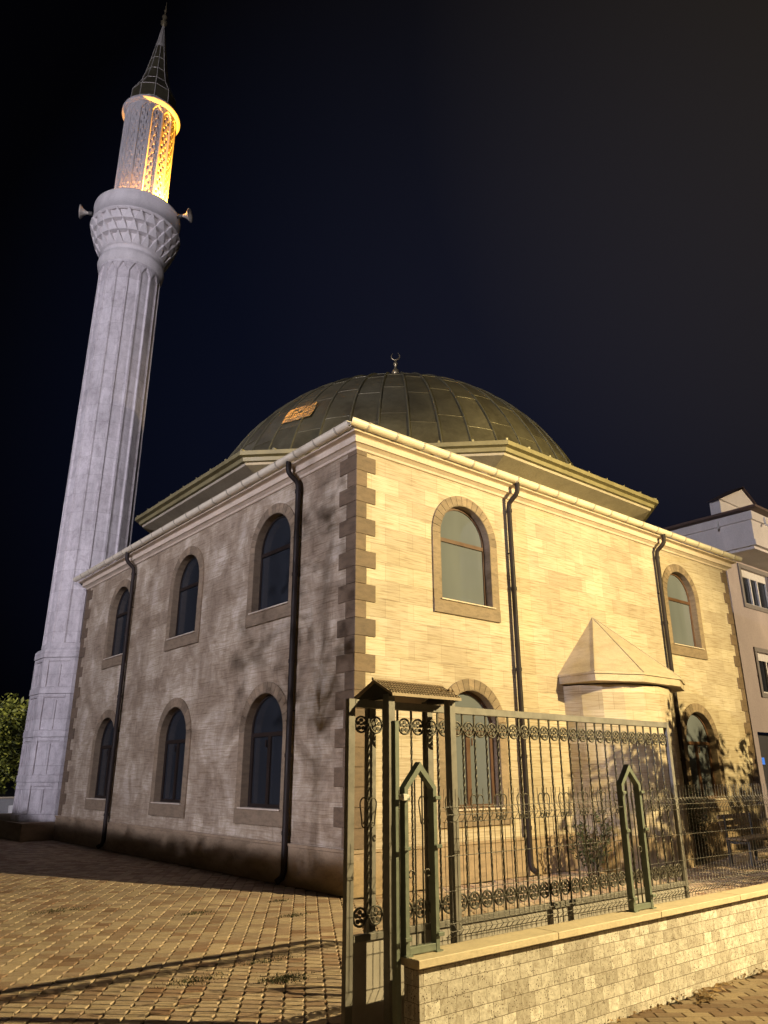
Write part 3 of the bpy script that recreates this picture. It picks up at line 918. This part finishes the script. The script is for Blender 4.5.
def horn(a, z, tilt, label):
    d = Vector((math.cos(a), math.sin(a), 0)); p = Vector((MX, MY, 0)) + d*1.54
    e = empty('horn_loudspeaker', (p.x, p.y, z), a, label=label, cat='loudspeaker', group='horn loudspeakers on the minaret balcony')
    Rt = Matrix.Rotation(R(90), 4, 'Y'); 
    m = MB(); m.lathe([(.045, .12), (.05, .2), (.08, .3), (.14, .38), (.22, .45), (.265, .475), (.265, .488), (.21, .455), (.13, .385), (.07, .3), (.02, .2)], 22, M=Rt); m.build('horn', M['horn'], e)
    m = MB(); m.lathe([(0, .06), (.07, .06), (.08, .08), (.08, .18), (.05, .2)], 16, M=Rt); m.build('driver', M['steeld'], e)
    m = MB(); m.tube([(0, 0, 0), (.12, 0, -.0)], .02, 6); m.box(-.01, .012, -.05, .05, -.07, .07); m.build('bracket', M['steeld'], e)
    return e
cam_dir = math.atan2(C.y-MY, C.x-MX)
horn(cam_dir-R(97), 21.2, 0, 'grey horn loudspeaker on the left side of the minaret balcony')
horn(cam_dir+R(62), 21.3, 0, 'grey horn loudspeaker on the right side of the minaret balcony, beside the amber light')

# ------------------------------------------------------------------ low street wall, fences, gate
lw = empty('street_wall', (-3.70, -5.46, 0), label='low street wall of split cream travertine blocks under a pale coping', cat='wall')
m = MB(); m.box(0, 26, 0, .13, -.03, .565, .006); m.build('blockwork', M['block'], lw)
m = MB()
x = -.035; rnd = random.Random(4)
while x < 26:
    l_ = 1.25; m.tone = rnd.uniform(.94, 1.04)
    m.box(x, min(x+l_-.002, 26), -.045, .165, .567, .612, .004); x += l_
m.build('coping', M['coping'], lw)

GY = -4.92
gx0, gx1 = -3.80, .155
gate = empty('sliding_gate', (0, GY, 0), label='long wrought iron sliding gate with rosettes and scrolls standing open behind the low wall', cat='gate')
m = MB()
m.box(gx0-.025, gx0+.032, -.02, .02, .04, 2.09, .003); m.box(gx1-.025, gx1+.025, -.02, .02, .04, 2.09, .003)
m.box(gx0+.033, gx1-.026, -.02, .02, 2.035, 2.088, .003); m.box(gx0+.033, gx1-.026, -.02, .02, .62, .66, .003); m.box(gx0+.033, gx1-.026, -.02, .02, .05, .10, .003)
m.build('gate_frame', M['steel'], gate)
m = MB(); m.box(gx0+.033, gx1-.026, -.003, .003, .101, .619)
for i in range(3): 
    xx = gx0+.033+(i+1)*(gx1-gx0)/4; m.box(xx-.02, xx+.02, .0035, .02, .101, .619)
m.build('kick_plate', m_metal('kick_plate_sheet', (.42, .38, .34), .6, 0, .3, 3), gate)
NB = 30; pitch_ = (gx1-.025-(gx0+.032))/NB
def rosette_mesh():
    m = MB(); r = .052
    m.tube([(r*math.cos(2*PI*k/20), 0, r*math.sin(2*PI*k/20)) for k in range(20)], .0075, 6, closed=True)
    for j in range(5):
        a = 2*PI*j/5+PI/2; c_ = Vector((.0285*math.cos(a), 0, .0285*math.sin(a)))
        m.tube([(c_.x, -.006, c_.z), (c_.x, .006, c_.z)], .0135, 9)
    m.tube([(0, -.008, 0), (0, .008, 0)], .008, 8)
    m.box(pitch_/2-.015, pitch_/2+.015, -.011, .011, -.012, .012, .003)
    m.box(.05, pitch_/2-.0155, -.004, .004, -.004, .004)
    return m
r1 = rosette_mesh().build('rosette', M['iron'], gate)
bm_ = MB()
pts = []; zz0, zz1 = .661, 2.034
# twisted square bar
n_ = 70; rr = .0068
vs = []; fs = []
for i in range(n_+1):
    z = zz0+(zz1-zz0)*i/n_
    a = i*.55 if 6 < i < n_-6 else (6*.55 if i <= 6 else (n_-6)*.55)
    for k in range(4): vs.append((rr*1.3*math.cos(a+k*PI/2), rr*1.3*math.sin(a+k*PI/2), z))
for i in range(n_):
    for k in range(4): fs.append((i*4+k, i*4+(k+1) % 4, (i+1)*4+(k+1) % 4, (i+1)*4+k))
bm_.add(vs, fs)
tb = bm_.build('twisted_bar', M['iron'], gate)
def scroll_mesh(sg):
    m = MB(); pts = []
    # half-heart: starts at the bar, arches over, drops and curls inwards
    for k in range(9): a = PI - PI*k/8; pts.append((.033*math.cos(a), 0, .075+.033*math.sin(a)*1.1))
    for k in range(1, 5): pts.append((.033-.004*k, 0, .075-.022*k))
    for k in range(10): a = 0 - 2*PI*k/9*1.0; rr_ = .021-.0014*k; pts.append((.0-.004+rr_*math.cos(a), 0, -.03+rr_*math.sin(a)))
    m.tube([(p[0]*sg, p[1], p[2]*1.15) for p in pts], .0048, 5)
    return m
sc0 = {sg: scroll_mesh(sg).build('scroll', M['iron'], gate) for sg in (1, -1)}
first = {'r': True, 1: True, -1: True, 'b': True}
def place(o, key, loc):
    if first[key]: c = o; first[key] = False
    else:
        c = o.copy(); COL.objects.link(c); c.parent = gate
    c.location = loc
for i in range(NB):
    xc = gx0+.032+pitch_*(i+.5)
    for z in (1.905+.02, .755): place(r1, 'r', (xc, 0, z))
    if i < NB-1: place(tb, 'b', (gx0+.032+pitch_*(i+1), 0, 0))
    sg = 1 if i % 2 else -1
    place(sc0[sg], sg, (xc-sg*.028, 0, 1.33))
# roofed guide frame
tw = empty('gate_guide_frame', (-3.25, -4.925, 0), label='four-post steel gate guide under a small brown pitched roof', cat='gate frame')
for px_, py_ in ((-3.565, -5.05), (-2.985, -5.05), (-3.50, -4.765), (-2.945, -4.765)):
    m = MB(); m.box(px_+3.25-.031, px_+3.25+.031, py_+4.925-.031, py_+4.925+.031, 0, 2.125, .005); m.build('post', M['steel'], tw)
m = MB()
for xa in (-3.53, -2.965): m.box(xa+3.25-.02, xa+3.25+.02, -.085, .12, 2.096, 2.122)
m.build('crossbar', M['steeld'], tw)
m = MB()
x0, x1 = -3.60+3.25, -2.94+3.25
ye0, ye1, yr, ze, zr = -5.13+4.925, -4.70+4.925, .0, 2.128, 2.232
for ya in (ye0, ye1):
    nrm = .012
    m.add([(x0, ya, ze), (x1, ya, ze), (x1, yr, zr), (x0, yr, zr), (x0, ya, ze-nrm*1.6), (x1, ya, ze-nrm*1.6), (x1, yr, zr-nrm*1.6), (x0, yr, zr-nrm*1.6)],
          [(0, 1, 2, 3), (4, 7, 6, 5), (0, 4, 5, 1), (0, 3, 7, 4), (1, 5, 6, 2)])
    s_ = 1 if ya < yr else -1
    for i in range(24):    # pressed tile ribs
        xx = x0+.015+(x1-x0-.03)*i/23
        m.tube([(xx, ya, ze+.003), (xx, yr, zr+.003)], .0045, 5)
    for j in range(5):
        f_ = (j+.5)/5; m.tube([(x0, ya+(yr-ya)*f_, ze+(zr-ze)*f_+.001), (x1, ya+(yr-ya)*f_, ze+(zr-ze)*f_+.001)], .0035, 5)
m.tube([(x0-.01, yr, zr+.004), (x1+.01, yr, zr+.004)], .012, 8)
m.build('pitched_roof', M['shingle'], tw)
for xx in (x0+.012, x1-.02):
    m = MB(); m.prism([(ye0+.01, ze-.022), (ye1-.01, ze-.022), (yr, zr-.022)], 'x', xx, xx+.008)
    m.build('gable_panel', M['steeld'], tw)

# pointed posts standing on the wall
def pointed(xl, label, tall=False):
    e = empty('pointed_fence_post', (xl, -5.375, .612), label=label, cat='fence post', group='pointed fence posts on the low wall')
    wd, hs, hp, t_ = .268, .915, 1.065, .028
    m = MB()
    out = [(0, .0), (0, hs), (wd/2, hp), (wd, hs), (wd, 0)]; inn = [(t_, 0), (t_, hs-.012), (wd/2, hp-.052), (wd-t_, hs-.012), (wd-t_, 0)]
    vs = [(p[0], -.024, p[1]) for p in out+inn] + [(p[0], .024, p[1]) for p in out+inn]
    fs = []
    for i in range(4):
        fs += [(i, i+1, 5+i+1, 5+i), (10+i, 15+i, 15+i+1, 10+i+1), (i, 10+i, 10+i+1, i+1), (5+i, 5+i+1, 15+i+1, 15+i)]
    m.add(vs, fs); m.box(t_+.001, wd-t_-.001, -.022, .022, .005, .045, .003)
    m.box(-.012, t_+.012, -.04, .04, .0, .008); m.box(wd-t_-.012, wd+.012, -.04, .04, .0, .008)
    for zz in (.08, .56, .84):
        m.box(-.022, .03, -.045, -.0301, zz, zz+.022, .003); m.box(wd-.03, wd+.022, -.045, -.0301, zz, zz+.022, .003)
    m.build('frame', M['green'], e)
    for xx in (wd/2-.03, wd/2+.03):
        m = MB(); m.tube([(xx, 0, .045), (xx, 0, hp-.09)], .0055, 6); m.build('bar', M['iron'], e)
    for sg in (-1, 1):
        m = MB(); pts = []
        for k in range(14): a = PI*1.6*k/13; q = .030*(1-k*.045); pts.append((wd/2+sg*(.035+.032-q*math.cos(a)), 0, .42+q*math.sin(a)))
        m.tube(pts, .0045, 5); m.build('scroll', M['iron'], e)
    if tall:
        m = MB(); m.box(-.056, -.018, -.0, .04, -.6, 1.31, .004); m.build('side_post', M['green'], e)
        m = MB(); m.box(-.06, .02, -.05, -.0305, .85, .875, .006); m.box(-.055, -.02, -.075, -.0501, .84, .88, .005); m.build('latch', M['white'], e)
    return e
pointed(-3.735, 'pointed fence post with tall side post and latch at the end of the low wall', True)
pointed(-1.43, 'green-grey pointed fence post standing midway along the wire mesh fence')

# welded mesh panels with V folds
mf = empty('wire_mesh_fence', (-3.36, -5.355, .612), label='thin welded wire mesh fence with V folds on top of the low wall', cat='fence')
prof = [(-.0, .02), (-.0, .05), (-.038, .085), (.0, .12), (0, .70), (-.038, .745), (0, .79), (0, .90)]
def mesh_panel(xa, xb, name='mesh_panel'):
    m = MB(); x = xa
    while x <= xb+.001:
        j = random.uniform(-.002, .002)
        m.tube([(x+j, p[0], p[1]) for p in prof], .0026, 4, caps=False); x += .052
    for d, z in ((-.0, .05), (-.038, .085), (0, .12), (0, .30), (0, .50), (0, .70), (-.038, .745), (0, .79)):
        m.tube([(xa-.01, d+.004, z), (xb+.01, d+.004, z)], .0026, 4)
    m.build(name, M['wire'], mf)
mesh_panel(.0, 1.97); mesh_panel(2.29, 4.75); mesh_panel(4.80, 7.3); mesh_panel(7.35, 9.85)

# ------------------------------------------------------------------ vegetation
def leaf_cloud(m, centers, n, ls, rnd, spread=1.0):
    for c_, r_ in centers:
        for _ in range(n):
            v = Vector((rnd.gauss(0, 1), rnd.gauss(0, 1), rnd.gauss(0, 1))); v.normalize()
            p = Vector(c_) + v*r_*(rnd.random()**.45)
            a = Vector((rnd.gauss(0, 1), rnd.gauss(0, 1), rnd.gauss(0, .7))); a.normalize()
            b = a.orthogonal(); b.rotate(Matrix.Rotation(rnd.uniform(0, 6.3), 3, a)); b.normalize()
            s_ = ls*rnd.uniform(.6, 1.3)
            m.tone = rnd.uniform(.55, 1.35)
            m.add([p-a*s_, p+b*s_*.42, p+a*s_, p-b*s_*.42], [(0, 1, 2, 3)])
def tree(loc, h, rad, label, mat, n=140, clumps=40, ls=.09, seed=1, zmin=.35, group=None, squash=.8, kind_cat='tree', name='tree', trunk_r=.12):
    rnd = random.Random(seed)
    e = empty(name, loc, label=label, cat=kind_cat, group=group)
    tm = MB(); tm.tube([(0, 0, 0), (.05, .02, h*.25), (-.04, .05, h*.5), (.02, 0, h*.85)], [trunk_r, trunk_r*.8, trunk_r*.6, trunk_r*.2], 10)
    cs = []
    for k in range(clumps):
        while True:
            v = Vector((rnd.uniform(-1, 1), rnd.uniform(-1, 1), rnd.uniform(-1, 1)))
            if .25 < v.length < 1: break
        zc = h*(zmin+1)/2
        c_ = Vector((v.x*rad, v.y*rad, zc+v.z*h*(1-zmin)/2*squash*1.1))
        cs.append((c_, rad*rnd.uniform(.16, .30)))
        if k % 2 == 0:
            b0 = Vector((0, 0, max(h*zmin*.8, min(c_.z-.4*rad, h*.6))))
            mid = b0.lerp(c_, .5)+Vector((0, 0, .1*rad))
            tm.tube([b0, mid, c_], [trunk_r*.35, trunk_r*.22, trunk_r*.08], 5)
    tm.build('trunk', M['bark'], e)
    cm = MB(); leaf_cloud(cm, cs, n, ls, rnd); cm.build('crown', mat, e)
    return e

# tree behind the left boundary wall
tree((-.3, 27, 0), 5.4, 3.0, 'leafy yellow-green tree behind the boundary wall at the left edge', M['leaf'], 220, 90, .12, 3, .08)
# street trees by the wall (just outside the picture), shading the right end
tree((7.2, -7.2, 0), 5.9, 1.9, 'leafy street tree on the pavement beside the low wall', M['leafd'], 190, 70, .075, 5, .30, group='street trees on the pavement')
tree((10.4, -7.4, 0), 5.9, 1.8, 'leafy street tree on the pavement, further along the low wall', M['leafd'], 170, 60, .075, 6, .32, group='street trees on the pavement')
# tall leafy block added to cut low cool light; airy trees outside the picture
he = empty('light_blocker', (-12, 0, 0), label='tall leafy block added at the left to cut the low cool light', cat='light_blocker')
m = MB(); m.box(-.5, .45, -12, -5.6, 0, 4.72, .1); m.box(-.5, .45, -5.59, 10, 0, 4.05, .1); m.build('blocker_core', M['bark'], he)
m = MB(); rnd = random.Random(33)
for _ in range(26000):
    y = rnd.uniform(-12, 10); top = 4.78 if y < -5.6 else 4.12
    if rnd.random() < .2: p = Vector((rnd.uniform(-.55, .5), y, top+rnd.gauss(0, .03)))
    else: p = Vector((rnd.choice((-.52, .47))+rnd.gauss(0, .03), y, rnd.uniform(0, top)))
    a_ = Vector((rnd.gauss(0, 1), rnd.gauss(0, 1), rnd.gauss(0, 1))).normalized(); b_ = a_.orthogonal().normalized(); s_ = rnd.uniform(.05, .1)
    m.tone = rnd.uniform(.5, 1.4); m.add([p-a_*s_, p+b_*s_*.5, p+a_*s_, p-b_*s_*.5], [(0, 1, 2, 3)])
m.build('foliage', M['leafd'], he)
for y, h, sd, lb in ((-5.2, 9.0, 41, 'airy tall tree in the left garden, nearest the street'), (-3.0, 9.4, 42, 'airy tall tree in the left garden, farther from the street')):
    tree((-9.5, y+.9, 0), h-1.6, 2.0, lb, M['leafd'], 20, 46, .075, sd, .56, trunk_r=.035, group='airy tall trees in the left garden', squash=1.0)
def shrub(loc, h, r_, label, seed, mat='leafd', n=60):
    rnd = random.Random(seed)
    e = empty('shrub', loc, label=label, cat='shrub', group='shrubs at the foot of the apse')
    st = MB(); lf = MB()
    for k in range(26):
        a = rnd.uniform(0, 2*PI); q = rnd.random()**.6*r_; hh = h*rnd.uniform(.55, 1)*(1-.35*q/r_)
        p0 = Vector((q*.2*math.cos(a), q*.2*math.sin(a), 0)); p1 = Vector((q*math.cos(a), q*math.sin(a), hh)); mid = p0.lerp(p1, .5)+Vector((0, 0, .08))
        st.tube([p0, mid, p1], [.008, .006, .003], 5)
        for j in range(n//2):
            f_ = rnd.uniform(.25, 1.0); p = p0.lerp(p1, f_)
            d = Vector((rnd.gauss(0, 1), rnd.gauss(0, 1), abs(rnd.gauss(0, 1)))).normalized(); b = d.orthogonal().normalized()
            s_ = .085*rnd.uniform(.6, 1.3); lf.tone = rnd.uniform(.5, 1.4)
            lf.add([p, p+d*s_*.5+b*s_*.16, p+d*s_, p+d*s_*.5-b*s_*.16], [(0, 1, 2, 3)])
    st.build('stems', M['bark'], e); lf.build('foliage', M[mat], e)
shrub((4.45, -.75, 0), 1.25, .42, 'spiky dark shrub growing at the left foot of the apse', 1)
shrub((8.0, -.7, 0), 1.9, .40, 'upright dark shrub growing between the apse and the right window', 2)

# weeds between pavers, dry leaves
def tufts(name, spots, mat, label, cat, hh=.05):
    m = MB(); rnd = random.Random(9)
    for (x, y, rx, ry, n_) in spots:
        for _ in range(n_):
            px_, py_ = x+rnd.gauss(0, rx), y+rnd.gauss(0, ry)
            a = rnd.uniform(0, 2*PI); d = Vector((math.cos(a), math.sin(a), 0)); h = hh*rnd.uniform(.3, 1); wd = rnd.uniform(.004, .009)
            p = Vector((px_, py_, -.012)); b = Vector((-d.y, d.x, 0))
            m.tone = rnd.uniform(.6, 1.3)
            m.add([p-b*wd, p+b*wd, p+d*h*.7+Vector((0, 0, h))], [(0, 1, 2)])
    o = m.build(name, mat, kind='stuff')
    if label: o['label'] = label
    o['category'] = cat
    return o
tufts('weeds', [(-3.02, -3.05, .11, .07, 900), (-2.2, .3, .12, .06, 350), (-1.35, -.6, .10, .05, 300), (-3.6, -2.6, .16, .06, 500), (-3.4, 1.6, .2, .08, 400), (-.9, .45, .1, .05, 250), (-2.8, -2.4, .2, .05, 300)], M['moss'],
      'small green weeds growing in the joints of the courtyard paving', 'weeds', .035)
m = MB(); rnd = random.Random(15)
def dry(m, x, y, z, rx, ry, n_, s0=.035):
    for _ in range(n_):
        p = Vector((x+rnd.gauss(0, rx), y+rnd.gauss(0, ry), z+rnd.uniform(.004, .03)))
        a = Vector((rnd.gauss(0, 1), rnd.gauss(0, 1), rnd.gauss(0, .35))).normalized(); b = a.cross(Vector((rnd.gauss(0, .3), rnd.gauss(0, .3), 1))).normalized()
        s_ = s0*rnd.uniform(.6, 1.3); m.tone = rnd.uniform(.5, 1.3)
        m.add([p-a*s_, p+b*s_*.6+Vector((0, 0, .008)), p+a*s_, p-b*s_*.6], [(0, 1, 2, 3)])
dry(m, -.95, -5.60, 0, .07, .04, 26); dry(m, -.7, -5.53, 0, .14, .02, 18); dry(m, -1.6, -5.5, 0, .5, .015, 40, .016); dry(m, .3, -5.5, 0, .6, .015, 40, .016)
m.build('dry_leaves', M['dry'], label='small heap of dry leaves on the pavement against the low wall', cat='leaves', kind='stuff')
m = MB(); dry(m, -2.99, -5.02, 2.165, .045, .02, 26, .016)
m.build('roof_leaves', M['dry'], label='few curled dry leaves lying on the small gate roof', cat='leaves', kind='stuff')

# left boundary wall
bw = empty('boundary_wall', (-6, 20.2, 0), label='low grey stone boundary wall at the left edge behind the minaret', cat='wall')
m = MB(); m.box(0, 7.4, 0, .3, 0, .86, .01); m.build('masonry', m_plaster('grey_stone', (.36, .35, .33), .3), bw)
m = MB(); m.box(-.05, 7.45, -.04, .34, .862, .92, .01); m.build('coping', M['coping'], bw)
e = empty('white_bin', (.62, 19.6, 0), label='small white plastic bin beside the minaret base', cat='bin')
m = MB(); m.lathe([(.1, 0), (.14, .05), (.16, .62), (.17, .64), (.16, .66), (.0, .68)], 18); m.build('bin_body', M['white'], e)

# bench
be = empty('bench', (8.55, -1.55, 0), R(4), label='wooden slatted garden bench in the shade in front of the right window', cat='bench')
m = MB()
for i in range(4): m.box(-.75, .75, -.2+i*.105, -.11+i*.105, .43, .465, .006)
m.build('seat', M['wood'], be)
m = MB()
for i in range(3): m.box(-.75, .75, .25+i*.02, .275+i*.02, .56+i*.11, .64+i*.11, .006)
m.build('backrest', M['wood'], be)
for sx in (-.6, .6):
    m = MB(); m.box(sx-.03, sx+.03, -.19, -.13, 0, .43, .004); m.box(sx-.03, sx+.03, .2, .25, 0, .43, .004); m.box(sx-.025, sx+.025, .22, .249, .43, .86, .004); m.box(sx-.025, sx+.025, -.12, .19, .36, .41, .004)
    m.build('leg', M['steeld'], be)

# ------------------------------------------------------------------ neighbouring building
nb = empty('apartment_building', (20.9, 2.6, 0), label='white and grey apartment building with an overhanging top storey at the right edge', cat='building')
m = MB()
wx0 = .30; wy = 1.4
def nwall(x0, x1, z0, z1, holes):
    loops = [[(x0, z0), (x1, z0), (x1, z1), (x0, z1)]] + [[(a, c_), (b, c_), (b, d), (a, d)] for a, b, c_, d in holes]
    flat = [p for l in loops for p in l]
    tr = tessellate_polygon([[Vector((p[0], p[1], 0)) for p in l] for l in loops])
    m.add([(p[0], wy, p[1]) for p in flat], [tuple(t_) for t_ in tr])
    for a, b, c_, d in holes:
        m.add([(a, wy, c_), (b, wy, c_), (b, wy, d), (a, wy, d), (a, wy+.2, c_), (b, wy+.2, c_), (b, wy+.2, d), (a, wy+.2, d)], [(0, 1, 5, 4), (1, 2, 6, 5), (2, 3, 7, 6), (3, 0, 4, 7)])
wins = [(1.42, 3.8, 7.92, 9.36), (1.62, 4.0, 4.50, 6.05), (6.5, 8.6, 7.92, 9.36), (6.5, 8.6, 4.5, 6.05)]
nwall(wx0, 18, 3.05, 9.62, wins)
m.add([(wx0, wy, 3.05), (wx0, 14, 3.05), (wx0, 14, 9.62), (wx0, wy, 9.62)], [(0, 1, 2, 3)])
m.box(wx0, wx0+.35, wy+.001, wy+.4, 0, 3.049); m.box(wx0, 18, wy+2.4, 14, 0, 3.049)
m.build('wall', M['ncream'], nb)
for a, b, c_, d in wins:
    m = MB(); tt = .17
    for q in ((a-tt, b+tt, d+.001, d+tt), (a-tt, b+tt, c_-tt, c_-.001), (a-tt, a-.001, c_, d), (b+.001, b+tt, c_, d)):
        m.box(q[0], q[1], wy-.05, wy-.002, q[2], q[3], .004)
    wn = m.build('window', M['ngrey'], nb)
    m = MB()
    for q in ((a, b, d-.30, d-.001), (a, a+.07, c_, d-.301), (b-.07, b, c_, d-.301), (a+.071, b-.071, c_, c_+.07), ((a+b)/2-.32, (a+b)/2-.24, c_+.071, d-.301), ((a+b)/2+.3, (a+b)/2+.37, c_+.071, d-.301)):
        m.box(q[0], q[1], wy+.08, wy+.15, q[2], q[3])
    m.build('frame', M['white'], wn)
    m = MB(); m.box(a, b, wy+.16, wy+.17, c_, d); m.build('glass', M['glassd'], wn)
m = MB(); m.box(wx0+.36, 18, wy+.3, wy+.32, 0, 3.0); m.build('shop_front', M['dark'], nb)
# overhanging storey: bottom lip, sloping parapet and top band
m = MB()
m.box(.15, 18, .15, 14, 9.64, 9.74); m.box(0, 18, 0, 14, 9.741, 9.95)
m.box(.06, 18, .06, 14, 9.951, 10.75)
m.box(-.03, 18, -.03, 14, 10.751, 11.08)
m.build('top_storey', M['nwhite'], nb)
m = MB(); m.box(-.35, 18, -.35, 14, 11.09, 11.18)
m.add([(-.35, -.35, 11.181), (18, -.35, 11.181), (18, 14, 11.181), (-.35, 14, 11.181), (6, 6.5, 12.5), (18, 6.5, 12.5)], [(0, 1, 5, 4), (0, 4, 3), (3, 4, 5, 2), (1, 2, 5)])
m.build('roof', M['nroof'], nb)
for xx, yy in ((-.05, 1.3), (1.0, -.05)):
    m = MB(); m.tube([(xx, yy, 11.0), (xx, yy, 10.72), (xx-.12*(xx < 0), yy-.12*(yy < 0), 10.62)], .045, 8); m.build('spout', M['white'], nb)
dm_ = empty('roof_dormer', (0, 0, 0)); bpy.data.objects.remove(dm_)
m = MB(); ddx = 24.75-20.9
m.prism([(ddx-2.0, 12.55), (ddx+2.1, 12.55), (ddx+.15, 13.5)], 'y', 1.9, 2.0); m.box(ddx-1.9, ddx+2.0, 2.001, 2.45, 11.2, 12.549); m.build('dormer_gable', M['nwhite'], nb)
m = MB(); m.add([(ddx-2.15, 1.8, 12.5), (ddx+.15, 1.8, 13.6), (ddx+.15, 2.5, 13.6), (ddx-2.15, 2.5, 12.5), (ddx+2.25, 1.8, 12.5), (ddx+2.25, 2.5, 12.5)], [(0, 1, 2, 3), (1, 4, 5, 2)])
m.build('dormer_roof', M['nroof'], nb)
sg_ = empty('blue_screen', (22.05, 4.25, 1.9), label='small glowing blue screen in the dark shop front at the right edge', cat='screen')
m = MB(); m.box(0, .3, 0, .05, 0, .3, .01); m.build('casing', M['steeld'], sg_)
m = MB(); m.box(.05, .25, -.006, -.001, .03, .27); m.build('display', M['screen'], sg_)
cb = empty('utility_cabinet', (8.55, -2.3, 0), label='pale grey utility cabinet standing at the right edge of the yard', cat='cabinet')

bpy.data.objects.remove(cb)

S.render.engine = 'CYCLES'
S.cycles.use_denoising = True
